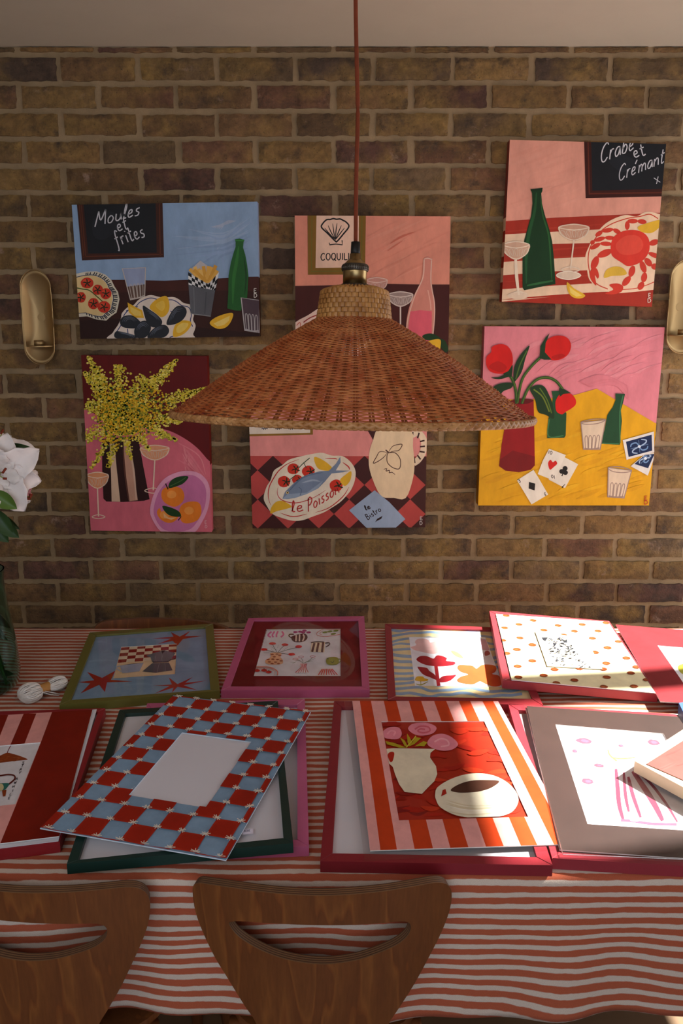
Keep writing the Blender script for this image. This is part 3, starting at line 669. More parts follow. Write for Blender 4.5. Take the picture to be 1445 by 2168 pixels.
a.line([(1245, 140), (1290, 125), (1330, 180), (1325, 260), (1290, 320), (1255, 345)], 46, '#e4cdb0')
for p, q in (((1250, 118), (1246, 158)), ((1296, 124), (1284, 164)), ((1335, 180), (1302, 188)), ((1338, 222), (1302, 226)), ((1336, 266), (1300, 260)), ((1306, 318), (1284, 288)), ((1264, 345), (1258, 300))): a.line([p, q], 11, '#3a1a16', False)
a.poly([(998, 97), (1120, 105), (1243, 118), (1250, 220), (1262, 360), (1245, 480), (1197, 600), (1110, 598), (1020, 585), (960, 470), (930, 360), (935, 260), (960, 180)], '#e2c9a4', True, 3)
a.line([(1070, 270), (1120, 270), (1155, 310), (1160, 360), (1145, 388), (1100, 375), (1065, 340), (1062, 290), (1070, 270)], 6, '#4a2a22')
a.line([(1070, 270), (1100, 225), (1140, 210), (1172, 210), (1150, 250), (1110, 258), (1075, 268)], 6, '#4a2a22', taper=.5); a.line([(1066, 268), (1010, 262), (985, 300), (962, 345), (1000, 330), (1040, 300), (1060, 272)], 6, '#4a2a22', taper=.5)
a.line([(1052, 248), (1072, 268)], 9, '#4a2a22', False); a.line([(1038, 390), (1060, 385), (1055, 402), (1080, 398), (1078, 415), (1098, 412), (1120, 428)], 6, '#4a2a22', taper=.4)
a.poly([(972, 542), (1080, 630), (1195, 752), (1125, 815), (912, 815), (786, 688)], '#93a5bd')
a.text('le', (910, 690), (945, 672), 38, '#2a1614', 7); a.text('Bistro', (922, 758), (1022, 690), 44, '#2a1614', 6)
a.poly([(975, 775), (990, 750), (1030, 728), (1020, 750), (990, 765)], '#2a1614')
a.text('E', (1303, 758), (1322, 757), 24, '#bcb4b0', 5); a.text('D', (1300, 794), (1320, 793), 26, '#bcb4b0', 5)
canvas(a, '#4a1d18', 'painting of fish platter and jug on red chequered cloth, below the lampshade', sides={0: [(0, 1, '#dc8c86')]})

# ---- crab, upper right
a = Art(CP, 1030, 270, .2872, [(170, 90), (1320, 122), (1215, 1322), (110, 1283)], base='#e09c88')
for i in range(24): x = random.uniform(250, 650); y = random.uniform(130, 560); a.line([(x-120, y+40), (x, y), (x+120, y-50)], random.uniform(14, 30), random.choice(soft('#e09c88', ['#e3a28e', '#dc9682', '#e09c88'], .4)), taper=1)
R_, C_ = '#a5301f', '#e8c8a8'
def band(y0, y1, y2, y3, c): a.poly([(0, y0+6), (500, y0-20), (1450, y1), (1450, y2), (500, y3-15), (0, y3+8)], c)
a.poly([(0, 700), (500, 665), (1050, 640), (1450, 620), (1450, 1450), (0, 1450)], R_)
a.poly([(0, 795), (500, 768), (1450, 720), (1450, 835), (500, 858), (0, 890)], C_); a.poly([(0, 1000), (500, 965), (1450, 920), (1450, 1030), (500, 1060), (0, 1098)], C_)
a.poly([(0, 1200), (500, 1165), (1450, 1110), (1450, 1185), (800, 1215), (0, 1295)], C_)
for y in (740, 900, 960, 1110, 1240): a.line([(100, y+30), (500, y), (900, y-30)], 12, '#b13a26' if y != 1240 else '#a82f1e', taper=1)
a.poly([(716, 90), (1400, 100), (1400, 505), (728, 521)], '#3a150d'); a.line([(745, 110), (755, 495)], 10, '#5c2616', False); a.line([(760, 488), (1290, 480)], 10, '#5c2616', False)
a.poly([(768, 90), (1400, 100), (1400, 450), (776, 466)], '#181a1f'); a.blob([(900, 250), (1000, 200), (1100, 260), (1000, 330)], '#1e2127')
a.text('Crabe', (835, 262), (1080, 165), 138, '#cfcfd4', 8, up=(.12, -1)); a.text('et', (1085, 225), (1170, 205), 95, '#cfcfd4', 8)
a.text("Cre'mant", (968, 395), (1300, 262), 118, '#c6c6cc', 7, up=(.12, -1)); a.text('x', (1240, 412), (1278, 400), 70, '#cfcfd4', 5)
pl = [(760, 1130), (735, 1030), (725, 950), (750, 880), (790, 800), (860, 720), (930, 675), (1020, 645), (1100, 655), (1180, 620), (1280, 640), (1400, 660), (1400, 1190), (1250, 1195), (1150, 1205), (1050, 1215), (950, 1220), (860, 1200)]
a.blob(pl, '#ecccac')
a.line([(1260, 672), (1200, 640), (1130, 655), (1060, 665), (1000, 680), (920, 710), (850, 755), (790, 830), (755, 900), (745, 980), (755, 1060), (770, 1110), (820, 1160), (890, 1190)], 7, '#c83a22'); a.line([(1000, 1195), (1100, 1185), (1180, 1160), (1250, 1130)], 6, '#c83a22')
K_ = '#cc3c2a'
def seg(pts, wd): 
    for i in range(len(pts)-1): a.line([pts[i], ((pts[i][0]+pts[i+1][0])/2, (pts[i][1]+pts[i+1][1])/2), pts[i+1]], wd, K_, taper=.75)
seg([(985, 780), (930, 750), (850, 765), (800, 800)], 34); seg([(940, 815), (870, 812), (790, 835), (765, 860)], 32); seg([(920, 860), (835, 855), (762, 895)], 34)
seg([(920, 905), (815, 950), (775, 1045)], 52); seg([(1032, 755), (1035, 690), (1110, 690), (1175, 698)], 36); seg([(1195, 860), (1265, 835), (1310, 800)], 44); seg([(1190, 925), (1280, 960)], 36)
seg([(1165, 965), (1210, 1020), (1260, 1030)], 46); seg([(1135, 985), (1165, 1070), (1150, 1140), (1118, 1195)], 44); seg([(1080, 1020), (1055, 1100), (1000, 1165)], 46)
a.blob([(772, 1040), (808, 1040), (825, 1090), (815, 1115), (795, 1090), (805, 1165), (765, 1120), (757, 1075)], K_)
a.blob([(900, 1160), (960, 1150), (1002, 1170), (990, 1210), (930, 1230), (870, 1222), (930, 1195)], K_)
a.poly([(915, 850), (940, 800), (1000, 765), (1080, 755), (1150, 775), (1190, 820), (1198, 890), (1175, 950), (1120, 1000), (1040, 1022), (990, 995), (925, 950), (912, 900)], '#d6392a', True)
a.blob([(950, 860), (1020, 800), (1110, 800), (1150, 860), (1120, 920), (1030, 940), (970, 920)], '#de4c3a')
a.blob([(862, 1108), (880, 1050), (940, 1025), (1000, 1035), (1030, 1075), (1000, 1090), (920, 1095)], '#dcb23c'); a.blob([(1110, 735), (1180, 705), (1290, 680), (1270, 735), (1210, 778), (1140, 770)], '#dfb030'); a.blob([(590, 1140), (640, 1185), (722, 1235), (690, 1260), (630, 1250), (595, 1205)], '#dfb030')
a.poly([(605, 1170), (640, 1200), (700, 1238), (660, 1248), (615, 1220)], '#e9cc66')
BT = [(320, 455), (350, 452), (410, 445), (408, 470), (400, 485), (405, 560), (425, 640), (462, 760), (480, 840), (492, 950), (505, 1155), (440, 1165), (275, 1200), (262, 1180), (262, 960), (275, 830), (300, 740), (325, 650), (335, 560), (332, 485)]
a.poly(BT, '#15381a'); a.line([(365, 480), (350, 620), (310, 780), (290, 950), (290, 1150)], 24, '#22522a', taper=.7); a.line([(395, 500), (410, 640), (455, 800), (470, 1000), (478, 1140)], 12, '#2a5c2c', taper=.7); a.line([(295, 1165), (400, 1145), (485, 1130)], 16, '#2e6636', taper=.5); a.line([(322, 460), (408, 455)], 12, '#0f2812', False)
coupe(a, 640, 735, 112, 95, 215, (-25, 0), '#c99a80', '#e6d2ba', 7); a.ell(600, 1090, 92, 32, '#dcc6ae'); a.line([(510, 1090), (600, 1058), (692, 1090), (600, 1122)], 6, '#efe0cc', closed=True)
coupe(a, 215, 865, 98, 105, 255, (20, 0), '#cfa88e', '#ead8c0', 7)
a.ell(228, 1240, 78, 26, '#e2cab0'); a.line([(208, 975), (215, 1120), (236, 1235)], 14, '#ead8c0')
a.text('E', (1188, 1252), (1207, 1252), 30, '#e0d0c0', 5); a.text('D', (1182, 1290), (1208, 1290), 30, '#e0d0c0', 5)
canvas(a, '#9c2c1c', 'pink painting of a red crab platter, green bottle and chalkboard', sides={3: [(0, .12, '#9c2c1c'), (.12, .21, C_), (.21, .28, R_), (.28, .37, C_), (.37, .44, R_), (.44, .52, C_), (.52, 1, '#8c4038')], 0: [(0, 1, '#d89480')], 2: [(0, 1, R_)], 1: [(0, .33, '#1a1c20'), (.33, 1, C_)]})

# ---- tulips on a yellow table, lower right
a = Art(CP, 990, 670, .3149, [(112, 66), (1323, 73), (1215, 1270), (68, 1270)], base='#d9808a')
for i in range(60):
    x = random.uniform(420, 1250); y = random.uniform(120, 430); a.line([(x-90, y+50), (x, y+random.uniform(-20, 20)), (x+110, y-40)], random.uniform(12, 34), random.choice(soft('#d9808a', ['#de8c94', '#d57a84', '#e29aa0', '#d9808a'], .4)), taper=1)
for i in range(10): a.line([(740+i*8, 440+i*4), (900+i*10, 400+i*6), (1080, 470+i*10)], 22, random.choice(['#cf7680', '#d27a84']), taper=1)
a.poly([(60, 560), (520, 555), (715, 528), (865, 485), (1060, 600), (1260, 718), (1400, 790), (1400, 1400), (0, 1400), (0, 700)], '#d9a012')
for i in range(70):
    x = random.uniform(150, 1150); y = random.uniform(740, 1240); a.line([(x-70, y+20), (x, y), (x+80, y-30)], random.uniform(14, 34), random.choice(soft('#d9a012', ['#d49a10', '#dca81a', '#c98e10', '#e0b02a', '#bd8512'], .4)), taper=1)
a.poly([(560, 502), (620, 500), (622, 525), (615, 560), (640, 620), (660, 650), (655, 800), (645, 815), (530, 818), (532, 760), (540, 680), (560, 640), (568, 540)], '#1f4a2a'); a.line([(545, 690), (540, 805), (640, 800)], 8, '#3c7448')
a.poly([(988, 517), (1053, 520), (1040, 580), (1025, 630), (1032, 700), (1018, 862), (890, 855), (915, 760), (935, 660), (970, 610), (990, 560)], '#1c4527'); a.line([(1040, 530), (1020, 640), (1020, 850)], 9, '#3c7448', taper=.3); a.line([(900, 852), (1012, 855)], 7, '#3c7448', False)
a.poly([(275, 570), (440, 560), (445, 800), (448, 1000), (420, 1030), (340, 1046), (250, 1035), (208, 1005), (225, 860), (250, 720)], '#8c1418')
a.poly([(215, 960), (300, 900), (448, 940), (448, 1000), (420, 1030), (340, 1046), (250, 1035), (208, 1005)], '#741014'); a.blob([(270, 575), (330, 553), (400, 553), (440, 562), (400, 585), (320, 590)], '#5e0c10')
GR, GD = '#2c4a1c', '#1c361a'
for P, wd in (([(325, 585), (320, 500), (300, 430), (275, 390)], 20), ([(330, 580), (360, 430), (420, 340), (490, 270)], 18), ([(360, 585), (400, 490), (460, 425), (530, 410), (590, 435), (635, 490)], 19)): a.line(P, wd, GR); a.line([(p[0]+3, p[1]) for p in P], wd*.3, '#56702a')
a.blob([(305, 430), (310, 340), (350, 260), (412, 195), (385, 280), (360, 370), (320, 430)], GD); a.line([(320, 420), (350, 320), (395, 230)], 8, '#4c6826')
a.blob([(160, 505), (180, 465), (240, 445), (300, 448), (290, 480), (240, 500), (205, 530)], GD); a.blob([(155, 410), (210, 405), (265, 380), (290, 395), (230, 418), (190, 420)], GD)
a.blob([(415, 490), (460, 460), (510, 470), (545, 530), (570, 600), (575, 685), (520, 660), (470, 640), (450, 560)], GD); a.line([(440, 490), (500, 540), (545, 640)], 9, '#6c7c2a'); a.line([(480, 480), (530, 560), (560, 650)], 7, '#567026')
T_ = '#cc1c16'
a.poly([(160, 205), (215, 185), (265, 200), (295, 250), (298, 320), (270, 375), (210, 385), (150, 370), (122, 325), (125, 270), (155, 240)], T_, True); a.blob([(140, 340), (200, 300), (260, 340), (220, 375)], '#b21812')
a.poly([(235, 385), (270, 365), (298, 325), (292, 400), (270, 400)], GD, True)
a.poly([(510, 200), (540, 150), (600, 128), (660, 140), (690, 185), (680, 240), (640, 280), (580, 295), (530, 280), (510, 240)], T_, True); a.blob([(560, 270), (620, 250), (650, 265), (590, 290)], '#b21812')
a.poly([(480, 280), (485, 200), (520, 140), (547, 112), (520, 180), (515, 240), (560, 290), (510, 290)], GD)
a.poly([(590, 560), (620, 520), (680, 515), (718, 550), (722, 590), (690, 620), (655, 640), (630, 657), (595, 640), (586, 600)], T_, True); a.poly([(610, 480), (650, 490), (690, 515), (640, 520), (615, 540)], GD)
Gc, Gl = '#d6c2a8', '#9c8478'
tumbler(a, [(757, 712), (922, 695), (885, 893), (775, 893)], Gl, Gc, 8); a.line([(757, 710), (840, 690), (922, 693), (870, 718), (790, 724)], 6, Gl, closed=True)
tumbler(a, [(940, 1015), (1096, 1035), (1045, 1220), (937, 1212)], Gl, Gc, 8); a.line([(940, 1015), (1020, 1010), (1096, 1035), (1040, 1048), (970, 1040)], 6, Gl, closed=True)
CW = '#dcd6c8'
a.poly([(648, 945), (738, 992), (650, 1152), (540, 1095), (600, 1000)], CW); a.poly([(543, 888), (655, 930), (620, 1010), (575, 1102), (467, 1058), (500, 970)], '#e2dccf')
a.poly([(438, 1030), (470, 1080), (537, 1195), (425, 1262), (328, 1100)], '#e2dccf')
a.text('10', (535, 920), (562, 926), 22, '#33302c', 4); a.text('10', (582, 1068), (556, 1062), 22, '#33302c', 4, up=(.05, 1)); a.text('A', (650, 1125), (632, 1140), 22, '#1c1a18', 4, up=(-.5, .8)); a.text('3', (342, 1118), (355, 1110), 24, '#33302c', 4); a.text('3', (520, 1178), (508, 1186), 22, '#33302c', 4, up=(.3, .9))
a.blob([(548, 1028), (536, 985), (552, 962), (568, 978), (586, 968), (597, 988), (575, 1010)], '#c8201a')
for x, y in ((650, 1020), (628, 1040), (652, 1048)): a.ell(x, y, 17, 16, '#1c1a18')
a.line([(642, 1040), (628, 1072)], 7, '#1c1a18', False)
a.poly([(408, 1110), (450, 1122), (446, 1168), (406, 1155)], '#1c1a18')
def cardback(q):
    a.poly(q, '#d8d6d0'); f = homog(q); a.poly([f(.09, .11), f(.93, .11), f(.93, .88), f(.09, .88)], '#14264c')
    for k in range(4):
        t = PI/4+k*PI/2; a.line([f(.5, .5), f(.5+.22*math.cos(t+.4), .5+.22*math.sin(t+.4)), f(.5+.34*math.cos(t), .5+.3*math.sin(t)), f(.5+.3*math.cos(t-.5), .5+.32*math.sin(t-.5))], 9, '#9cb4d0' if k % 2 else '#6f92bc', taper=.3, keep=k > 0)
        t = k*PI/2; a.line([f(.5, .5), f(.5+.3*math.cos(t), .5+.3*math.sin(t))], 20, '#7ea0c8', False, taper=.9)
    p = f(.5, .5); a.ell(p[0], p[1], 10, 9, '#dce6f0')
cardback([(1185, 925), (1260, 915), (1205, 1068), (1090, 1005)][:4]); cardback([(1037, 830), (1245, 772), (1248, 912), (1062, 962)])
a.text('E', (1184, 1232), (1203, 1232), 26, '#b83a20', 5); a.text('D', (1178, 1260), (1205, 1262), 26, '#b83a20', 5)
canvas(a, '#c4686c', 'painting of red tulips, glasses and playing cards on a yellow table', sides={3: [(0, .46, '#b8800c'), (.46, 1, '#a85a62')], 0: [(0, 1, '#cf767e')], 2: [(0, 1, '#b8800c')]})
# ------------------------------------------------------------------ frames, mats and prints on the table
def z3(*p): return [(660+x*.3322, 1280+y*.3322) for x, y in p]
def z1(*p): return [(x*.3322, 1280+y*.3322) for x, y in p]
def z2(*p): return [(440+x*.3322, 1280+y*.3322) for x, y in p]
def z4(*p): return [(965+x*.3322, 1260+y*.3322) for x, y in p]
glass = clear('picture_glass', .0, .03)
white_board = paint('#d4d4dc', .7, .02, 5, 'board')
def moulding(root, pl, outer, inner, m, thick=.0185, inset=.004):
    """four mitred bars, outer and inner quads lie on the top plane"""
    n = pl.n
    for i in range(4):
        j = (i+1) % 4; b = MB()
        A, B, C, D = pl.P(*outer[i]), pl.P(*outer[j]), pl.P(*inner[j]), pl.P(*inner[i])
        A, B, C, D = [p for p in (A, B, C, D)]
        r = .0012; cen = (A+B+C+D)/4
        top = [p+(cen-p).normalized()*r for p in (A, B, C, D)]
        b.v = top+[p-n*r for p in (A, B, C, D)]+[p-n*thick for p in (A, B, C, D)]
        q = [[3, 2, 1, 0]]
        for s_ in (0, 4):
            q += [[s_+k, s_+(k+1) % 4, s_+4+(k+1) % 4, s_+4+k] for k in range(4)]
        q += [[8, 9, 10, 11]]
        b.f = q; b.m = [0]*len(q)
        b.build('frame_bar', m, root)
def sheet(name, pl, q, m, parent=None, thick=.0015, loc=None):
    b = MB(); pts = [pl.P(*p) for p in q]
    b.prism(pts[::-1], -pl.n*thick); return b.build(name, m, parent, loc=loc)
def base_of(pl, q, drop):
    c = sum((pl.P(*p) for p in q), Vector())/len(q); return c-pl.n*drop
def frame(pl, outer, inner, color, label, board=white_board, glazed=True, thick=.0185, cat='picture frame', group=None, gdepth=.003):
    m = paint(color, .42, .08, 14, 'frame_paint', .12)
    root = thing('picture_frame', base_of(pl, outer, thick), label, cat, group or 'painted frames laid out on the table')
    moulding(root, pl, outer, inner, m, thick)
    if board: sheet('backing_board', pl.shifted(-.0075), inner, board, root)
    if glazed: sheet('glass_pane', pl.shifted(-gdepth), inner, glass, root, .0008)
    return root
def starp(a, P, c): a.poly(P, c)

# olive frame with the coffee pot print
pl = flat(Z+.0190)
o_, i_ = z1((570, 178), (1357, 120), (1400, 548), (378, 640)), z1((612, 195), (1308, 142), (1340, 543), (450, 608))
root = frame(pl, o_, i_, '#63602a', 'olive green frame holding a blue mat with rust stars', None)
H_ = [(772, 270), (1127, 250), (1115, 443), (722, 470)]
a = Art(pl.shifted(-.005), 0, 1280, .3322, [(612, 195), (1308, 142), (1340, 543), (450, 608)], H_, base='#7894ae')
for i in range(14): x = random.uniform(560, 1250); y = random.uniform(190, 540); a.line([(x-90, y+6), (x, y-4), (x+90, y)], 14, random.choice(['#7e9ab4', '#7290aa']), taper=1)
S_ = '#962414'
a.poly([(555, 430), (600, 447), (650, 468), (735, 422), (707, 480), (845, 491), (682, 496), (668, 558), (632, 512), (513, 567), (575, 503), (497, 495), (600, 483)], S_)
a.poly([(1087, 175), (1145, 205), (1212, 168), (1178, 202), (1285, 201), (1165, 220), (1130, 262), (1100, 232), (1005, 252), (1090, 218), (970, 217), (1105, 205)], S_)
a.poly([(1075, 465), (1130, 508), (1228, 462), (1180, 500), (1315, 485), (1170, 515), (1255, 545), (1130, 525), (1095, 562), (1105, 530), (985, 568), (1080, 520), (975, 518), (1095, 510)], S_)
a.build('mat_board', root, .0014, '#d8d4cc')
q = [(300, 322), (1238, 262), (1205, 785), (140, 860)]
a = Art(pl.shifted(-.0066), 220, 1330, .12457, q, base='#dcc09a')
f = homog([(300, 322), (1238, 262), (1222, 520), (232, 590)])
for i in range(7):
    for j in range(5):
        a.poly([f(i/7, j/5), f((i+1)/7, j/5), f((i+1)/7, (j+1)/5), f(i/7, (j+1)/5)], '#8a1a10' if (i+j) % 2 == 0 else '#dccaae')
a.poly([(268, 640), (675, 590), (600, 740), (310, 770)], '#98a0b4'); a.poly([(280, 632), (650, 588), (500, 615)], '#3a2018'); a.line([(265, 645), (205, 680), (300, 745)], 22, '#a4a8b6')
a.poly([(705, 475), (830, 430), (970, 395), (1040, 385), (1215, 425), (1120, 565), (820, 580), (790, 500)], '#6a6a70'); a.poly([(820, 600), (1105, 590), (1165, 720), (880, 762), (650, 740)], '#55565c')
for p in ([(870, 480), (890, 570)], [(1000, 460), (970, 560)], [(940, 600), (900, 755)], [(1035, 600), (1045, 745)]): a.line(p, 14, '#8c8c92', False, taper=.6)
a.line([(830, 582), (1100, 572)], 22, '#4a4a50', False); a.poly([(970, 385), (1045, 382), (990, 440)], '#1c1c1e'); a.line([(1125, 545), (1215, 525)], 12, '#1c1c1e', False)
a.build('print', root, .0008, '#e4e0d8')

# pink frame with the nine motifs
o_, i_ = z2((258, 85), (995, 73), (1030, 542), (83, 547)), z2((292, 97), (957, 95), (980, 522), (140, 522))
root = frame(pl, o_, i_, '#b05478', 'pink frame with dark red mat around nine little vase and plate motifs', None)
H_ = [(372, 157), (845, 155), (845, 455), (292, 455)]
a = Art(pl.shifted(-.005), 440, 1280, .3322, [(292, 97), (957, 95), (980, 522), (140, 522)], H_, base='#6a1014')
a.build('mat_board', root, .0014, '#d8d4cc')
a = Art(pl.shifted(-.0066), 525, 1320, .14533, [(272, 97), (1345, 83), (1345, 762), (82, 768)], base='#d8d6dc')
for p in ([(340, 118), (290, 170), (330, 200)], [(385, 115), (352, 170), (370, 200)], [(435, 112), (412, 165), (415, 200)], [(490, 115), (515, 160), (475, 200)]): a.line(p, 24, '#d66a9e')
for x, y in ((690, 125), (760, 120), (820, 105), (880, 130), (800, 130)): a.ell(x, y, 34, 15, '#a02868', wob=.1)
a.blob([(720, 160), (830, 150), (865, 210), (800, 268), (670, 268), (625, 200), (690, 170)], '#4a1614')
for p in ([(700, 170), (695, 262)], [(750, 160), (745, 262)], [(800, 160), (815, 200), (790, 262)]): a.line(p, 20, '#e0c8b8')
a.line([(665, 160), (605, 160), (595, 185), (630, 208)], 14, '#4a1614')
a.line([(1345, 95), (1180, 90), (1080, 92), (1000, 140), (1020, 178), (1150, 190), (1340, 160)], 7, '#c85a44'); a.line([(1060, 130), (1090, 110), (1040, 150), (1080, 170)], 5, '#c85a44')
for x, y in ((1120, 130), (1190, 118), (1275, 108), (1240, 153)): a.ell(x, y, 40, 14, '#7c8a3a', rot=-8)
for x, y in ((355, 295), (535, 312), (735, 340), (230, 382), (635, 452)):
    a.line([(x, y+8), ((x+430)/2-8, (y+430)/2), (430, 432)], 6, '#24381c')
for p in ([(340, 380), (380, 420)], [(345, 350), (415, 390)], [(520, 390), (575, 350)], [(430, 360), (440, 315)], [(225, 430), (400, 430)]): a.line(p, 12, '#24381c', False, taper=.8)
for x, y in ((355, 295), (535, 312), (735, 340), (230, 382), (635, 452)): a.ell(x, y, 50, 19, '#d02c24', wob=.06)
a.blob([(325, 435), (480, 435), (470, 490), (507, 545), (480, 597), (290, 597), (250, 545), (330, 490)], '#dca67e')
for x, y in ((350, 455), (420, 450), (460, 470), (380, 490), (290, 530), (360, 525), (430, 530), (480, 550), (310, 565), (400, 568), (350, 590), (440, 590)): a.ell(x, y, 24, 10, '#9c5030')
a.poly([(925, 280), (1120, 275), (1110, 425), (905, 420)], '#e2ceb0')
for p in ([(965, 290), (932, 418)], [(1025, 285), (998, 420)], [(1092, 285), (1075, 425)]): a.line(p, 32, '#5e2c20', False)
a.line([(920, 282), (1015, 272), (1110, 278)], 14, '#2a1814'); a.line([(1120, 292), (1175, 285), (1185, 312), (1130, 350)], 14, '#3a2018')
for x, y in ((690, 525), (770, 492), (940, 487)): a.line([(x-40, y), (x, y-14), (x+40, y), (x, y+14)], 5, '#d06a64', closed=True); a.line([(x, y+14), ((x+800)/2+10, 550), (800, 590)], 5, '#5c6a3a')
for p in ([(610, 570), (690, 575)], [(860, 570), (985, 510)], [(640, 600), (700, 560)], [(870, 560), (940, 560)]): a.line(p, 12, '#5c6a3a', False, taper=.8)
a.poly([(755, 590), (860, 590), (840, 640), (885, 725), (680, 725), (765, 650)], '#e6dcdc')
for i in range(6): a.line([(765+i*18, 592), (770+i*14, 645), (690+i*37, 722)], 9, '#c0303c')
a.blob([(1150, 510), (1300, 505), (1305, 600), (1155, 602)], '#8c8a26'); a.poly([(1137, 510), (1175, 510), (1165, 540)], '#5a5c1c'); a.line([(1305, 525), (1345, 530), (1340, 565), (1305, 578)], 13, '#7a7a24'); a.line([(1200, 560), (1230, 580), (1250, 550)], 10, '#4a4c1a')
a.line([(110, 642), (300, 645), (420, 700), (425, 765)], 16, '#d88470'); a.line([(110, 665), (290, 668), (380, 710), (385, 765)], 7, '#e0a890')
for x, y in ((130, 695), (232, 692), (300, 717)): a.ell(x, y, 42, 20, '#c02c20'); a.line([(x-14, y-12), (x, y-26), (x+14, y-12)], 6, '#2c4020')
for i in range(8): a.line([(1080+i*20, 670), (1020+i*40, 760)], 12, '#cc3038', False)
a.build('print', root, .0008, '#e4e0d8')

# red frame, wavy blue and cream mat, cut-out flowers
O_ = [(814.5, 1320.5), (1077, 1329), (1149.4, 1494), (820.5, 1481.6)]; I_ = [(827.8, 1327.5), (1066, 1334.5), (1126, 1479.5), (837.1, 1474.3)]
root = frame(pl, O_, I_, '#86242c', 'red frame with wavy blue and cream mat around bold cut-out flowers', None)
q = [((x-820)/.17301, (y-1320)/.17301) for x, y in I_]
H_ = [(262, 163), (1195, 172), (1420, 775), (335, 762)]
a = Art(pl.shifted(-.005), 820, 1320, .17301, q, H_, base='#dccb9c')
rm = _r.Random(5)
for j in range(13):
    y = 70+j*66; pts = []
    for i in range(14):
        x = 20+i*125; pts.append((x, y+18*math.sin(i*1.1+j*.8)+10*math.sin(i*2.3+j)+rm.uniform(-8, 8)-.03*x*(1 if j < 5 else -.4)))
    a.line(pts, rm.uniform(26, 40), '#86a2c0')
a.build('mat_board', root, .0014, '#d8d4cc')
a = Art(pl.shifted(-.0066), 820, 1320, .17301, H_, base='#e4e6f0')
a.blob([(335, 225), (370, 190), (450, 185), (500, 205), (525, 235), (600, 210), (640, 225), (670, 300), (650, 350), (560, 372), (480, 362), (410, 345), (330, 325), (285, 290), (350, 265)], '#dfb8b8')
a.blob([(1030, 230), (1100, 190), (1180, 190), (1250, 230), (1280, 300), (1230, 330), (1120, 310), (1060, 280)], '#caa0b4'); a.blob([(1190, 345), (1230, 335), (1255, 370), (1230, 390), (1190, 392)], '#a03858')
a.blob([(352, 440), (400, 400), (480, 400), (560, 430), (600, 392), (660, 395), (725, 425), (715, 455), (780, 465), (825, 475), (815, 505), (720, 522), (600, 525), (480, 510), (400, 480)], '#a01c28')
a.line([(590, 510), (605, 620), (625, 765)], 42, '#a01c28'); a.blob([(368, 540), (385, 530), (480, 545), (510, 580), (580, 630), (600, 690), (520, 660), (430, 620)], '#9a1a26'); a.blob([(625, 690), (680, 645), (780, 635), (840, 632), (780, 690), (720, 715), (640, 720)], '#9a1a26')
a.blob([(335, 685), (360, 650), (430, 650), (450, 670), (495, 685), (480, 705), (400, 710), (345, 700)], '#dcae28'); a.line([(345, 740), (410, 752), (495, 712)], 13, '#a4a034', taper=.6); a.line([(405, 705), (408, 752)], 9, '#a4a034', False)
a.blob([(775, 335), (840, 345), (910, 395), (920, 428), (850, 410), (795, 370)], '#dcd45c'); a.line([(925, 290), (960, 330), (965, 460)], 20, '#dcdc84'); a.line([(1020, 270), (970, 325)], 12, '#dcdc84', False); a.line([(1080, 405), (970, 455)], 22, '#dcd870', False, taper=.5)
a.blob([(855, 530), (880, 508), (960, 510), (1040, 520), (1088, 552), (1150, 510), (1250, 505), (1330, 530), (1320, 590), (1280, 620), (1360, 640), (1400, 700), (1380, 760), (1290, 772), (1200, 740), (1130, 710), (1050, 745), (950, 740), (870, 720), (850, 690), (900, 650), (985, 625), (900, 595), (860, 560)], '#d2542a')
a.build('print', root, .0008, '#e4e0d8')

# dotted mat in the red frame that lies half across its neighbour
pld = plane3((1035.4, 1293.2, Z+.040), (1064, 1440.4, Z+.040), (1392.5, 1470, Z+.0205))
O_ = [(1035.4, 1293.2), (1288.9, 1314.8), (1392.5, 1470), (1064, 1440.4)]; I_ = [(1048.7, 1300), (1284, 1319), (1380, 1463), (1079, 1436)]
root = frame(pld, O_, I_, '#943038', 'red frame resting on its neighbour, filled by a white mat with orange dots', white_board, False)
a = Art(pld.shifted(.0022), 1050, 1290, .27336, [(-3, 36), (866, 97), (1232, 648), (118, 545)], base='#ece2b8')
for x, y in ((77, 48), (285, 86), (175, 117), (65, 143), (478, 126), (368, 161), (665, 118), (605, 170), (788, 169), (850, 105), (183, 222), (50, 241), (522, 200), (745, 225), (945, 250), (280, 276), (160, 312), (80, 342), (862, 299), (765, 335), (1008, 379), (280, 401), (852, 420), (167, 443), (452, 467), (645, 459), (828, 465), (1042, 496), (1085, 449), (367, 515), (172, 529), (605, 552), (855, 529), (832, 602), (1066, 599), (465, 574), (1165, 550)):
    a.ell(x, y, 31 if y > 250 else 28, 12 if y > 250 else 10, '#86360f', 6, wob=.05)
    a.ell(x-6, y+1, 15, 5, '#9a4a1c', 6)
a.build('mat_board', root, .0016, '#e8e8ee')
a = Art(pld.shifted(.0046), 1050, 1290, .27336, [(300, 170), (690, 222), (822, 464), (395, 440)], base='#efe8cc')
for P in ([(348, 217), (402, 216), (380, 248), (362, 240)], [(506, 232), (528, 240), (548, 236), (547, 260), (522, 256)]): a.poly(P, '#24262c')
rm = _r.Random(9)
for i in range(110):
    v = rm.random(); u = rm.random(); x = 405+u*(120+190*v)+v*25; y = 222+v*210+u*v*25
    l = rm.uniform(7, 13); t = rm.uniform(-.9, .6); a.line([(x-l*math.cos(t), y-l*math.sin(t)*.6), (x+l*math.cos(t), y+l*math.sin(t)*.6)], rm.uniform(5, 9), rm.choice(['#24262e', '#3c3e48', '#14161c']), False, taper=.2)
a.build('print', root, .0006, '#b8a888')

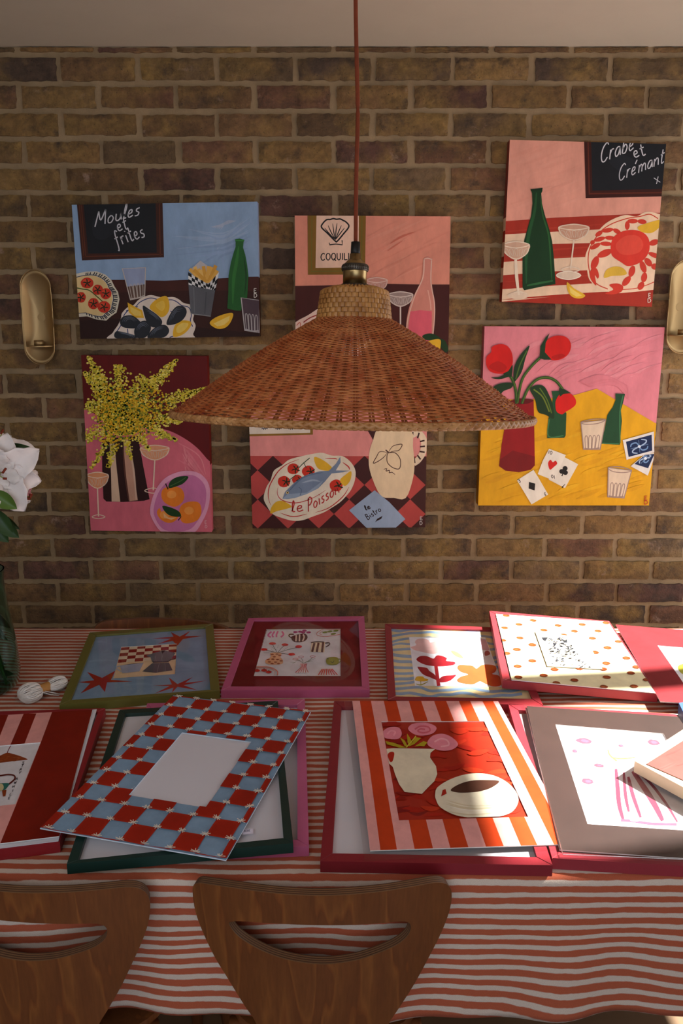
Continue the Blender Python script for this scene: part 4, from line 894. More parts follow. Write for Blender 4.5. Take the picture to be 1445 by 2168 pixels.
# red mat with a floral print, far right
plr = flat(Z+.0215)
q = [(925, 118), (1900, 195), (2120, 770), (1270, 712)]
H_ = [(1248, 280), (1720, 318), (1900, 650), (1468, 600)]
root = thing('mat_board', base_of(flat(Z), [(1400, 1400)], 0), 'plain red mat lying loose beside the dotted frame at the right edge', 'mat', 'loose mats laid on the table frames')
a = Art(plr, 1050, 1290, .27336, q, H_, base='#84242a')
a.build('mat', root, .0016, '#dcdcdc')
sheet('backing_board', flat(Z+.0186), [(1050+x*.27336, 1290+y*.27336) for x, y in q], white_board, root, .0025)
sheet('frame_base', flat(Z+.016), [(1050+x*.27336, 1290+y*.27336) for x, y in ((985, 170), (1900, 230), (2100, 735), (1310, 690))], paint('#6a2026', .5, .08, 14, 'frame_paint'), root, .0145)
a = Art(flat(Z+.0196), 1050, 1290, .27336, H_, base='#ecebf2')
a.line([(1355, 380), (1445, 402), (1600, 420)], 16, '#a898bc', taper=.7); a.line([(1350, 432), (1480, 450), (1600, 460)], 14, '#a898bc', taper=.7)
a.blob([(1405, 455), (1430, 425), (1520, 430), (1560, 470), (1520, 510), (1440, 500)], '#b4b03c'); a.blob([(1600, 380), (1680, 360), (1720, 420), (1650, 450)], '#a888b0')
a.build('print', root, .0008, '#dcdcdc')

# small blue box, cut by the right edge of the view
pb = flat(Z+.028); b = MB(); b.prism([pb.P(*p) for p in ((1436, 1488), (1448, 1512), (1580, 1500), (1560, 1470))], (0, 0, -.026))
o = b.build('blue_book', paint('#3c5c9a', .5, .1, 20, 'cover')); tag(o, 'small blue book at the right edge behind the brown mat', 'book')

# ---- front row: red frame with the loose rust mat, left
pf = flat(Z+.0190)
O_ = [(-190, 1512), (223, 1499), (126.5, 1782), (-330, 1842)]; I_ = [(-160, 1521), (208, 1506), (112, 1769), (-290, 1822)]
root = frame(pf, O_, I_, '#8c2028', 'red frame under the loose rust mat, cut by the left edge', white_board)
pm = flat(Z+.0235)
def zE(*p): return [(x*.15225, 1500+y*.15225) for x, y in p]
Q = [(-900, 150), (1285, 15), (820, 1775), (-1400, 2050)]
H_ = [(-520, 560), (565, 470), (215, 1330), (-820, 1440)]
root = thing('mat_board', base_of(flat(Z+.019), zE((0, 900)), 0), 'rust and pink striped mat with a lettered print, at the left edge', 'mat', 'loose mats laid on the table frames')
a = Art(pm, 0, 1500, .15225, Q, H_, base='#dc9c96')
def strip(x0, x1, c): a.poly([(x0[0], 60), (x1[0], 60), (x1[1], 505), (x0[1], 505)], c)
RU = '#7c1a0a'
a.poly([(727, 40), (1400, -20), (1100, 2000), (-60, 2030), (225, 1335), (570, 465)], RU)
a.poly([(330, 70), (505, 70), (330, 515), (140, 515)], RU); a.poly([(-60, 90), (115, 90), (-60, 530), (-250, 530)], RU); a.poly([(-440, 100), (-270, 100), (-440, 560), (-620, 560)], RU)
a.build('mat', root, .0016, '#dcdcdc')
bb = sheet('backing_board', pm.shifted(-.003), zE((-930, 170), (1345, 10), (812, 1838), (-1440, 2120)), white_board, root, .0012)
a = Art(pm.shifted(-.0018), 0, 1500, .15225, H_, base='#d9d6da')
a.line([(160, 500), (125, 560), (98, 622)], 11, '#6a1420')
a.blob([(-380, 720), (-120, 690), (0, 655), (98, 616), (190, 635), (290, 665), (385, 708), (300, 722), (180, 732), (60, 750), (-150, 765), (-330, 770)], '#8a3c16')
rm = _r.Random(2)
for i in range(46): x = rm.uniform(-300, 330); y = rm.uniform(650, 745); a.line([(x-22, y+4), (x+22, y-6)], rm.uniform(5, 10), rm.choice(['#a85424', '#5c2410', '#7a3414', '#c07a48']), False, taper=.7) if y > 640+abs(x-98)*.2 else 0
a.line([(-200, 960), (0, 940), (100, 925), (190, 935), (205, 985), (120, 1060)], 22, '#5a1c14')
a.blob([(-300, 1060), (0, 1045), (125, 1046), (110, 1090), (60, 1140), (-50, 1160), (-300, 1170)], '#2c6a60'); a.ell(10, 1100, 42, 52, '#c8bc8e')
a.poly([(28, 1145), (90, 1138), (75, 1226), (40, 1230)], '#8a3c16')
for ch_, x, y in (('S', 302, 780), ('T', 290, 822), ('A', 268, 870), ('Y', 255, 918), ('A', 212, 1002), ('W', 190, 1056), ('H', 166, 1112), ('I', 155, 1168), ('L', 130, 1218), ('E', 108, 1272)):
    a.text(ch_, (x, y), (x+30, y-5), 34, '#2a2226', 6.5, up=(.35, -1))
a.build('print', root, .0006, '#dcdcdc')

# ---- pink empty frame under the dark green one
O_ = [(311, 1489), (645, 1479.5), (653.6, 1791.6), (262, 1808)]; I_ = [(322, 1502), (628.7, 1491.6), (629.4, 1777.3), (281, 1795)]
root = frame(flat(Z+.0175), O_, I_, '#b45a80', 'empty pink frame partly hidden beneath the dark green frame', white_board, thick=.017)
plg = plane3((253, 1502.6, Z+.031), (587.8, 1483.3, Z+.036), (620.4, 1785, Z+.036))
O_ = [(253, 1502.6), (587.8, 1483.3), (620.4, 1785), (141, 1829.8)]; I_ = [(265.8, 1511), (577, 1491.6), (600, 1774), (165, 1820.5)]
root = frame(plg, O_, I_, '#15302a', 'empty dark green frame beneath the chequered mat', white_board, thick=.0165)
a = Art(plg.shifted(-.0026), 490, 1740, .04844, [(500, 320), (940, 290), (950, 520), (470, 560)], base='#d8d6e6')
a.text('BEBE', (545, 440), (820, 415), 78, '#3c3c5c', 16)
a.build('sticker', root)

# ---- chequered mat
pc = plane3((367, 1472, Z+.042), (657.6, 1506.9, Z+.042), (84.7, 1753.3, Z+.0385))
q = [(367, 1472), (657.6, 1506.9), (478.2, 1820.8), (84.7, 1753.3)]
H_ = [(385.4, 1550.7), (531.4, 1570.7), (435.8, 1710.2), (272.4, 1683.6)]
root = thing('mat_board', base_of(pc, q, .004), 'red and blue chequered mat with white stars, lying askew', 'mat', 'loose mats laid on the table frames')
a = Art(pc, 0, 0, 1, q, H_, base='#7f9db8')
f = homog(q)
NU, NV, u0, v0 = 7.62, 11.15, .38, .12
rm = _r.Random(4)
gp = {}
def gpt(i, j):
    if (i, j) not in gp: gp[i, j] = f((i-1+u0+rm.uniform(-.03, .03))/NU, (j-1+v0+rm.uniform(-.03, .03))/NV)
    return gp[i, j]
for i in range(0, 10):
    for j in range(0, 13):
        if (i+j) % 2 == 0: continue
        P = [gpt(i, j), gpt(i+1, j), gpt(i+1, j+1), gpt(i, j+1)]
        a.poly(P, '#a32814'); 
        cx = sum(p[0] for p in P)/4; cy = sum(p[1] for p in P)/4; a.poly([(cx+(p[0]-cx)*.7, cy+(p[1]-cy)*.7) for p in P], '#9a2210', True, 3)
for i in range(1, 9):
    for j in range(1, 13):
        c = gpt(i, j); r = 11*(.62+.38*(c[1]-1470)/340)
        for k in range(4):
            t = k*PI/4+rm.uniform(-.2, .2); l = r*rm.uniform(.8, 1.15)
            a.line([(c[0]-l*math.cos(t), c[1]-l*.55*math.sin(t)), (c[0]+l*math.cos(t), c[1]+l*.55*math.sin(t))], 2.9, '#e4decf', False, taper=.5, keep=k > 0)
a.build('mat', root, .0018, '#c8d4e0')
sheet('backing_board', pc.shifted(-.0019), q, white_board, root, .0012)

# ---- big red frame with plastic sleeve and striped mat
O_ = [(706.5, 1484), (1053, 1486), (1169.3, 1832), (677.3, 1823.4)]; I_ = z3((188, 652), (1144, 658))+[(1136, 1814.5), (703.2, 1806.5)]
root = frame(pf, O_, I_, '#80202a', 'big red empty frame beneath the red and pink striped mat', white_board)
sleeve_m = clear('plastic_sleeve', .02, .12, (.97, .97, .97))
ps = flat(Z+.0215)
q = z3((257, 613), (1185, 615))+[(1219, 1786.5)]+z3((370, 1567))
H_ = z3((442, 745), (1097, 743), (1378, 1352), (555, 1375))
root = thing('mat_board', base_of(ps, q, .002), 'red and pink striped mat around a painted jug and cup, half in sunlight', 'mat', 'loose mats laid on the table frames')
sheet('plastic_sleeve', flat(Z+.0198), z3((205, 614), (1190, 612))+[(1228, 1797)]+z3((335, 1634)), sleeve_m, root, .0006)
a = Art(ps, 0, 0, 1, q, H_, base='#dfa09c')
f = homog(q)
us = [.05, .127, .21, .297, .38, .467, .553, .639, .724, .806, .89, .968]
for i in range(0, 12, 2): a.poly([f(us[i], -.01), f(us[i+1]-.003, -.01), f(us[i+1], .5), f(us[i+1]-.002, 1.01), f(us[i]-.002, 1.01), f(us[i]+.002, .5)], '#bc3c12')
a.build('mat', root, .0016, '#e4e0dc')
sheet('backing_board', ps.shifted(-.0032), q, white_board, root, .0004)
hz = [((x-660)/.3322, (y-1280)/.3322) for x, y in H_]
a = Art(ps.shifted(-.0018), 660, 1280, .3322, hz, base='#a82610')
rm = _r.Random(8)
for i in range(70):
    x = rm.uniform(480, 1350); y = rm.uniform(760, 1360); c = rm.choice(['#a8200e', '#b42a12', '#98190c', '#bc3416', '#a8200e']) if x > 750 else rm.choice(['#98190c', '#86140c', '#a41e0e', '#7a1412'])
    a.line([(x-70, y+rm.uniform(-30, 30)), (x, y), (x+70, y+rm.uniform(-30, 30))], rm.uniform(18, 40), c, taper=1)
for P in ([(468, 875), (520, 885), (600, 915), (560, 917), (478, 895)], [(560, 850), (590, 870), (612, 912), (590, 905)], [(605, 825), (622, 850), (640, 885), (620, 910), (608, 880)], [(625, 905), (660, 850), (695, 855), (650, 895)], [(650, 910), (710, 875), (735, 882), (715, 908), (690, 905)]): a.poly(P, '#aa9a1e'); 
a.line([(600, 915), (640, 870), (662, 842)], 7, '#c4b43c')
for P, c in (([(455, 810), (500, 785), (555, 790), (572, 830), (550, 860), (500, 862), (460, 850)], '#dc8494'), ([(612, 795), (640, 765), (720, 757), (780, 775), (792, 800), (760, 830), (690, 840), (640, 825)], '#dc8494'), ([(735, 880), (770, 840), (830, 828), (890, 850), (930, 895), (890, 930), (820, 935), (750, 910)], '#dc8494')): a.blob(P, c)
a.line([(480, 830), (500, 810), (530, 815), (520, 840)], 10, '#e698a6'); a.line([(655, 800), (690, 780), (740, 785), (750, 810), (710, 822), (675, 812), (690, 798), (720, 800)], 10, '#c85c6c'); a.line([(780, 880), (820, 860), (860, 870), (870, 900), (820, 910)], 10, '#e8a4b0')
a.poly([(470, 925), (520, 920), (620, 922), (785, 925), (755, 950), (752, 980), (790, 1035), (798, 1085), (780, 1130), (740, 1170), (700, 1212), (650, 1206), (590, 1200), (555, 1150), (530, 1090), (515, 1040), (488, 1015)], '#dfd6bc', False)
for i in range(12): x = 545+i*18; a.line([(x, 960+rm.uniform(0, 40)), (x+4, 1150)], 12, rm.choice(['#e4dcc6', '#d8cdb0', '#e8e2d0']), False, taper=1)
a.blob([(482, 965), (500, 945), (524, 952), (515, 1000), (498, 1008)], '#a8200e')
a.blob([(785, 1215), (800, 1170), (880, 1120), (980, 1088), (1080, 1082), (1170, 1100), (1250, 1145), (1305, 1210), (1312, 1270), (1270, 1330), (1180, 1360), (1060, 1368), (920, 1350), (820, 1300), (790, 1250)], '#dfd8c0')
for i in range(9): a.line([(850, 1250+i*9), (1000, 1290+i*7), (1180, 1285+i*6)], 9, rm.choice(['#e4dec8', '#d4c9a8', '#e8e4d4']), taper=1)
a.blob([(883, 1190), (930, 1155), (1010, 1130), (1110, 1125), (1192, 1132), (1150, 1170), (1080, 1195), (1000, 1205), (930, 1205)], '#4a2c20'); a.poly([(822, 1230), (832, 1190), (850, 1182), (858, 1212)], '#a8200e')
a.build('print', root, .0003, '#e4e0dc')

# ---- second red frame with the brown mat in its sleeve, right
O_ = [(1075, 1490), (1430, 1512), (1655, 1846), (1168, 1816.6)]; I_ = [(1096, 1503), (1412, 1521), (1612, 1829), (1190, 1803)]
root = frame(pf, O_, I_, '#8e2c36', 'red frame beneath the brown sleeved mat, right of the striped mat', paint('#8c8a8e', .7, .04, 6, 'board'))
pw = flat(Z+.0225)
def z7(*p): return [(1100+x*.23875, 1480+y*.23875) for x, y in p]
q = [(62, 62), (1400, 156), (2330, 1470), (350, 1335)]
H_ = [(315, 225), (1272, 305), (1720, 1182), (600, 1108)]
root = thing('mat_board', base_of(pw, z7(*q), .002), 'brown mat around a faint pink vase print, in a clear sleeve', 'mat', 'loose mats laid on the table frames')
a = Art(pw, 1100, 1480, .23875, q, H_, base='#3a2a26')
rm = _r.Random(12)
a.build('mat', root, .0016, '#e0dcd8')
a = Art(pw.shifted(-.0018), 1100, 1480, .23875, H_, base='#e6e2e6')
PK = '#a03e58'
for P, wd in (([(850, 620), (865, 780), (880, 940), (915, 1070)], 40), ([(920, 650), (935, 850), (965, 1000)], 30), ([(960, 690), (1000, 850), (1070, 1050)], 34), ([(1000, 640), (1110, 800), (1200, 950), (1265, 1080)], 52), ([(1010, 620), (1150, 740), (1290, 920), (1395, 1090)], 24)): a.line(P, wd, PK, taper=.4)
a.line([(895, 1075), (1000, 1082), (1150, 1105), (1390, 1112)], 24, '#ac5a74'); a.blob([(960, 1010), (1010, 1020), (1060, 1080), (980, 1080)], '#e0a8ba')
for x, y, rx, ry in ((570, 372, 70, 26), (487, 462, 24, 14), (1185, 385, 55, 24), (600, 730, 52, 24), (700, 590, 45, 14), (895, 415, 24, 10)): a.ell(x, y, rx, ry, '#b85468', 8, wob=.12); a.ell(x+5, y, rx*.5, ry*.5, '#c8647e', 8, wob=.1)
a.line([(620, 395), (680, 425), (730, 440)], 7, '#c49aa8'); a.line([(780, 450), (800, 500), (860, 550)], 12, '#d8c85c'); a.line([(1020, 520), (900, 530), (820, 520)], 10, '#d8c85c')
a.build('print', root, .0003, '#e4e0dc')
sheet('plastic_sleeve', flat(Z+.0245), z7((35, 45), (1425, 150), (2380, 1500), (380, 1385)), clear('dusty_sleeve', .045, .3, (.97, .97, .97)), root, .0004)
b = MB()
for p_, q_ in (((50, 90), (215, 760)), ((215, 760), (380, 1385)), ((380, 1385), (1445, 1430))):
    A, B = [pw.P(*z7(p)[0])+Vector((0, 0, .0018)) for p in (p_, q_)]; b.tube([A, B], .0009, 6)
b.build('sleeve_seam', clear('seam', .3, .2), root)

# ---- wooden frame with a salmon panel, leaning in from the right
pt = plane3((1342, 1611, Z+.050), (1560, 1470, Z+.052), (1560, 1727, Z+.050))
Q = z7((1015, 548), (1850, 8), (2680, 560), (1850, 998))
root = thing('wooden_tray_frame', base_of(pt, Q, .024), 'pale wood edged panel painted salmon, propped over the brown mat', 'canvas')
b = MB(); b.prism([pt.P(*p) for p in Q][::-1], -pt.n*.0215); b.build('wooden_edge', paint('#d6bc9c', .6, .1, 12, 'wood'), root)
a = Art(pt.shifted(.0012), 1100, 1480, .23875, [(1120, 575), (1855, 110), (2520, 560), (1850, 895)], base='#84453f', rough=.7)
for i in range(14): x = random.uniform(1250, 1800); y = random.uniform(350, 760); a.line([(x-80, y+30), (x, y), (x+80, y-40)], 14, random.choice(['#8a4a44', '#7e403b']), taper=1)
a.build('painted_panel', root, .002, '#7a5a50')
# ------------------------------------------------------------------ plywood chairs
def chairmat():
    m, N, L, b = nodemat('stained_plywood')
    tc = N.new('ShaderNodeTexCoord'); mp = N.new('ShaderNodeMapping'); mp.inputs['Scale'].default_value = (4.5, 4.5, .5); L.new(tc.outputs['Object'], mp.inputs[0])
    n1 = N.new('ShaderNodeTexNoise'); n1.inputs['Scale'].default_value = 2.2; n1.inputs['Detail'].default_value = 3; L.new(mp.outputs[0], n1.inputs['Vector'])
    ml = N.new('ShaderNodeMath'); ml.operation = 'MULTIPLY'; ml.inputs[1].default_value = 9; L.new(n1.outputs['Fac'], ml.inputs[0])
    fr = N.new('ShaderNodeMath'); fr.operation = 'FRACT'; L.new(ml.outputs[0], fr.inputs[0])
    r = N.new('ShaderNodeValToRGB'); e = r.color_ramp.elements
    e[0].color = (.16, .046, .012, 1); e[1].color = (.135, .042, .012, 1); x = e.new(.12); x.color = (.21, .072, .018, 1); y = e.new(.3); y.color = (.16, .052, .014, 1)
    L.new(fr.outputs[0], r.inputs[0])
    mp2 = N.new('ShaderNodeMapping'); mp2.inputs['Scale'].default_value = (90, 90, 4); L.new(tc.outputs['Object'], mp2.inputs[0])
    n2 = N.new('ShaderNodeTexNoise'); n2.inputs['Scale'].default_value = 3; n2.inputs['Detail'].default_value = 4; L.new(mp2.outputs[0], n2.inputs['Vector'])
    mx = N.new('ShaderNodeMix'); mx.data_type = 'RGBA'; mx.blend_type = 'OVERLAY'; mx.inputs[0].default_value = .3; L.new(r.outputs[0], mx.inputs[6]); L.new(n2.outputs['Fac'], mx.inputs[7])
    L.new(mx.outputs[2], b.inputs['Base Color']); b.inputs['Roughness'].default_value = .38
    n3 = N.new('ShaderNodeTexNoise'); n3.inputs['Scale'].default_value = 7; n3.inputs['Detail'].default_value = 6; L.new(tc.outputs['Object'], n3.inputs['Vector'])
    mr = N.new('ShaderNodeMapRange'); mr.inputs[3].default_value = .28; mr.inputs[4].default_value = .6; L.new(n3.outputs['Fac'], mr.inputs[0]); L.new(mr.outputs[0], b.inputs['Roughness'])
    bp = N.new('ShaderNodeBump'); bp.inputs['Strength'].default_value = .2; bp.inputs['Distance'].default_value = .001; L.new(n2.outputs['Fac'], bp.inputs['Height']); L.new(bp.outputs[0], b.inputs['Normal'])
    return m
def plymat():
    m, N, L, b = nodemat('ply_edge')
    uv = N.new('ShaderNodeUVMap'); uv.uv_map = 'ply'; sp = N.new('ShaderNodeSeparateXYZ'); L.new(uv.outputs[0], sp.inputs[0])
    ml = N.new('ShaderNodeMath'); ml.operation = 'MULTIPLY'; ml.inputs[1].default_value = 4; L.new(sp.outputs[0], ml.inputs[0])
    fr = N.new('ShaderNodeMath'); fr.operation = 'FRACT'; L.new(ml.outputs[0], fr.inputs[0])
    r = N.new('ShaderNodeValToRGB'); r.color_ramp.interpolation = 'CONSTANT'; e = r.color_ramp.elements; e[0].color = (.17, .09, .04, 1); e[1].position = .5; e[1].color = (.07, .03, .014, 1)
    L.new(fr.outputs[0], r.inputs[0]); L.new(r.outputs[0], b.inputs['Base Color']); b.inputs['Roughness'].default_value = .5
    return m
CM, PM = chairmat(), plymat()
XC, TOPZ = -.0265, .775
def back_y(x, z):                     # the moulded back: hollow towards the sitter, leaning out at the top
    return .868+.95*(x-XC)**2+.105*(TOPZ-z)+.00*(x-XC)
def on_back(px, py):
    r = ray(px, py); t = .9/r.y
    for _ in range(12):
        p = CAM+r*t; t += (back_y(p.x, p.z)-p.y)/r.y*.9
    p = CAM+r*t; return (p.x, p.z)
def cz(*p): return [(380+x*.42907, 1820+y*.42907) for x, y in p]
outl = [on_back(*p) for p in spline(cz((64, 150), (85, 118), (140, 122), (300, 146), (480, 168), (640, 178), (800, 176), (1000, 158), (1150, 134), (1270, 114), (1325, 128), (1342, 175), (1328, 260), (1290, 360), (1240, 460), (1165, 600), (1090, 720), (1030, 811), (960, 950), (905, 1080), (860, 1200), (640, 1215), (500, 1200), (440, 1000), (378, 811), (320, 720), (240, 590), (160, 455), (85, 280)), True, 5)]
hole = [on_back(*p) for p in spline(cz((243, 318), (262, 306), (300, 304), (420, 312), (560, 320), (740, 324), (900, 320), (1010, 312), (1090, 305), (1130, 312), (1140, 338), (1122, 380), (1065, 425), (960, 470), (850, 502), (720, 517), (600, 508), (480, 480), (370, 432), (285, 375)), True, 5)]
def inside(p, P):
    c = False; j = len(P)-1
    for i in range(len(P)):
        if (P[i][1] > p[1]) != (P[j][1] > p[1]) and p[0] < (P[j][0]-P[i][0])*(p[1]-P[i][1])/(P[j][1]-P[i][1])+P[i][0]: c = not c
        j = i
    return c
def far(p, P, d): return all((p[0]-q[0])**2+(p[1]-q[1])**2 > d*d for q in P)
pts = outl+hole; nO, nH = len(outl), len(hole)
edges = [(i, (i+1) % nO) for i in range(nO)]+[(nO+i, nO+(i+1) % nH) for i in range(nH)]
x = XC-.2
while x < XC+.2:
    z = .2
    while z < .8:
        if inside((x, z), outl) and not inside((x, z), hole) and far((x, z), pts[:nO+nH], .006): pts.append((x, z))
        z += .011
    x += .011
r_ = delaunay_2d_cdt([Vector(p) for p in pts], edges, [], 0, 1e-6)
pv = [tuple(v) for v in r_[0]]; tris = []
for t_ in r_[2]:
    c = (sum(pv[i][0] for i in t_)/len(t_), sum(pv[i][1] for i in t_)/len(t_))
    if inside(c, outl) and not inside(c, hole): tris.append(list(t_))
PT = .0125
def make_chair(label):
    root = thing('plywood_chair', (XC, 1.10, 0), label, 'chair', 'plywood chairs around the table')
    vf = [Vector((x, back_y(x, z), z)) for x, z in pv]
    nrm = [Vector((-1.9*(x-XC), 1, .105)).normalized() for x, z in pv]
    n = len(pv); vs = [v for v in vf]+[v+k*PT for v, k in zip(vf, nrm)]; fs = []
    for t_ in tris:
        a_, b_, c_ = [pv[i] for i in t_[:3]]
        cr = (b_[0]-a_[0])*(c_[1]-a_[1])-(b_[1]-a_[1])*(c_[0]-a_[0])
        t2 = t_ if cr > 0 else t_[::-1]
        fs.append(t2); fs.append([i+n for i in t2[::-1]])
    o = mesh('backrest', vs, fs, [CM], parent=root, smooth=True)
    b = MB(); 
    for loop in (outl, hole):
        A = [Vector((x, back_y(x, z), z)) for x, z in loop]; B = [p+Vector((-1.9*(p.x-XC), 1, .105)).normalized()*PT for p in A]
        k = len(A); b.add(A+B, [[i, (i+1) % k, (i+1) % k+k, i+k] for i in range(k)])
    e = b.build('plywood_edge', PM, o, smooth=True); uvl = e.data.uv_layers.new(name='ply')
    halves = []; s0 = 0
    for loop in (outl, hole): halves += [0]*len(loop)+[1]*len(loop)
    for lp in e.data.loops: uvl.data[lp.index].uv = (halves[lp.vertex_index], 0)
    # seat, moulded legs
    b = MB(); P = []
    for i in range(40):
        t = 2*PI*i/40; c_, s_ = math.cos(t), math.sin(t); sg = lambda v: math.copysign(abs(v)**.55, v)
        P.append((XC+.195*sg(c_)*(1 if s_ > 0 else .86), 1.135+.185*sg(s_), .455))
    b.prism(P, (0, 0, -.013)); b.build('seat', CM, root)
    for sx in (-1, 1):
        for (y0, y1) in ((.985, .95), (1.28, 1.33)):
            b = MB(); b.tube([(XC+sx*.14, y0, .442), (XC+sx*.165, (y0+y1)/2, .22), (XC+sx*.18, y1, 0.0)], [.016, .015, .012], 10); b.build('leg', CM, root, True)
    b = MB(); b.tube([(XC, .905, .35), (XC, .935, .37), (XC, 1.0, .435), (XC, 1.08, .448)], .018, 10); b.build('back_support', CM, root, True)
    return root
ch = make_chair('brown plywood chair with smile-shaped slot, pushed in at the middle of the table')
def dup(root, loc, rz, label):
    r = root.copy(); col.objects.link(r); r.location = loc; r.rotation_euler = (0, 0, rz); r['label'] = label
    for c in list(root.children):
        k = c.copy(); col.objects.link(k); k.parent = r
        for g in list(c.children):
            h = g.copy(); col.objects.link(h); h.parent = k
    return r
dup(ch, (XC-.413, 1.105, 0), math.radians(-5), 'brown plywood chair at the near left, half outside the view')
fc = dup(ch, (-.49, 1.60, 0), math.radians(177), 'brown plywood chair across the table, only its rounded top showing'); fc.scale = (1, 1, .976)

# ------------------------------------------------------------------ pendant lamp
LX, LY = .0225, 1.20; ZR, ZN, ZT = 1.405, 1.560, 1.606
root = thing('pendant_lamp', (LX, LY, 2.32), 'wide woven rattan pendant lamp hanging over the table on a brown cord', 'lamp')
TILT = math.radians(-5.2); ROLL = math.radians(1.1); PV = Vector((LX, LY, 1.66))
Rm = Matrix.Rotation(TILT, 3, 'X') @ Matrix.Rotation(ROLL, 3, 'Y')
SH = Vector((0, 0, .0))
def TL(v): return PV+Rm @ (Vector(v)-PV)+Vector((0, -.0, 0))
def fix(b): b.v = [TL(v) for v in b.v]; return b
RR, RN = .289, .0615
def prof_r(t): return RN+(RR-RN)*t            # t from neck to rim
def prof_z(t): return ZN+(ZR-ZN)*(t*.93+.07*t*t)+.004*math.sin(PI*t)
def wickermat(name, c1, c2, tr=.5):
    m, N, L, b = nodemat(name)
    tc = N.new('ShaderNodeTexCoord'); n = N.new('ShaderNodeTexNoise'); n.inputs['Scale'].default_value = 38; n.inputs['Detail'].default_value = 5; L.new(tc.outputs['Object'], n.inputs['Vector'])
    r = N.new('ShaderNodeValToRGB'); r.color_ramp.elements[0].position = .35; r.color_ramp.elements[1].position = .68; r.color_ramp.elements[0].color = (*lin(c1), 1); r.color_ramp.elements[1].color = (*lin(c2), 1)
    L.new(n.outputs['Fac'], r.inputs[0]); L.new(r.outputs[0], b.inputs['Base Color']); b.inputs['Roughness'].default_value = .42
    t = N.new('ShaderNodeBsdfTranslucent'); L.new(r.outputs[0], t.inputs[0]); mx = N.new('ShaderNodeMixShader'); mx.inputs[0].default_value = tr
    L.new(b.outputs[0], mx.inputs[1]); L.new(t.outputs[0], mx.inputs[2]); L.new(mx.outputs[0], N['Material Output'].inputs[0])
    return m
WK = wickermat('wicker', '#c26a36', '#e2a062'); WD = wickermat('wicker_stake', '#8c4c28', '#b86c3c', .3); WN = wickermat('flat_cane', '#a06a30', '#cc9450', .12)
NS = 84; b = MB(); rm = _r.Random(21)
ROWS = 84
for q in range(ROWS):
    t = (q+.5)/ROWS; r0 = prof_r(t)+rm.uniform(-.0006, .0006); z0 = prof_z(t)+rm.uniform(-.0004, .0004)
    nseg = NS*3; hw = .00160*rm.uniform(.82, 1.05)*(1.0 if t < .25 else .93); ph = q % 2
    dr, dz = (RR-RN), (ZR-ZN); l = math.hypot(dr, dz); tr_, tz_ = dr/l, dz/l; nr_, nz_ = -tz_, tr_
    vs = []
    for i in range(nseg):
        th = 2*PI*i/nseg; und = .0011*math.cos(th*NS/2*1.0+PI*ph); w_ = .0005*math.sin(th*3+q)
        c, s = math.cos(th), math.sin(th)
        for (uu, nn) in ((-hw, 0), (-hw*.4, .0009), (hw*.4, .0009), (hw, 0), (0, -.0008)):
            rr = r0+tr_*(uu+w_)+nr_*(nn+und); zz = z0+tz_*(uu+w_)+nz_*(nn+und)
            vs.append((LX+rr*c, LY+rr*s, zz))
    fs = []
    for i in range(nseg):
        i2 = (i+1) % nseg
        for j in range(5): fs.append([i*5+j, i2*5+j, i2*5+(j+1) % 5, i*5+(j+1) % 5][::-1])
    b.add(vs, fs)
for i in range(NS):
    th = 2*PI*i/NS+PI/NS*0
    P = []
    for q in range(14): t = q/13; P.append((LX+prof_r(t)*math.cos(th), LY+prof_r(t)*math.sin(th), prof_z(t)-.0002))
    # flat stakes, laid in pairs
    for d in (-.0022, .0022):
        vs = []
        for q, p in enumerate(P):
            wq = .0017
            tx, ty = -math.sin(th), math.cos(th)
            for e_, h_ in ((-wq, 0), (wq, 0), (wq, -.0012), (-wq, -.0012)): vs.append((p[0]+tx*(d*(.35+.65*q/13)+e_*(.5+.5*q/13)), p[1]+ty*(d*(.35+.65*q/13)+e_*(.5+.5*q/13)), p[2]+h_))
        b.add(vs, [[q*4+j, q*4+(j+1) % 4, q*4+4+(j+1) % 4, q*4+4+j][::-1] for q in range(13) for j in range(4)], 1)
fix(b).build('lamp_shade', [WK, WD], root, True)
# braided rim
b = MB(); n = 132
for k in range(2):
    for i in range(n):
        th = 2*PI*(i+k*.5)/n; P = []
        for q in range(5):
            u = q/4-.5; t2 = th+u*2*PI/n*1.9; o_ = .0042*math.sin(u*PI)*(1 if k else -1)
            rr = RR+.0012+.0022*math.cos(u*PI); P.append((LX+rr*math.cos(t2), LY+rr*math.sin(t2), ZR-.001+o_))
        b.tube(P, [.0014, .003, .0036, .003, .0014], 6)
fix(b).build('rim', wickermat('rim_cane', '#a8703c', '#d09a62', .15), root, True)
# woven neck: flat strips over and under
b = MB(); NC, NRW = 34, 6
def neck_r(v): return (RN-.001)+(.0545-RN+.001)*v
for j in range(NRW):
    for i in range(NC):
        th0, th1 = 2*PI*(i+.04+.5*(j % 2))/NC, 2*PI*(i+.96+.5*(j % 2))/NC; v0, v1 = (j+.04)/NRW, (j+.96)/NRW
        P = []
        for a_ in range(5):
            for c_ in range(3):
                th = th0+(th1-th0)*a_/4; v = v0+(v1-v0)*c_/2; bul = .0016*math.sin(PI*a_/4)+.0004*math.sin(PI*c_/2)
                rr = neck_r(v)+bul; P.append((LX+rr*math.cos(th), LY+rr*math.sin(th), ZN+(ZT-ZN)*v))
        b.add(P, [[a_*3+c_, a_*3+3+c_, a_*3+4+c_, a_*3+1+c_] for a_ in range(4) for c_ in range(2)])
b.lathe([(RN-.004, ZN), (.0505, ZT-.001), (.050, ZT+.002), (.022, ZT+.0035), (.0, ZT+.0035)], (LX, LY, 0), 44, 0)
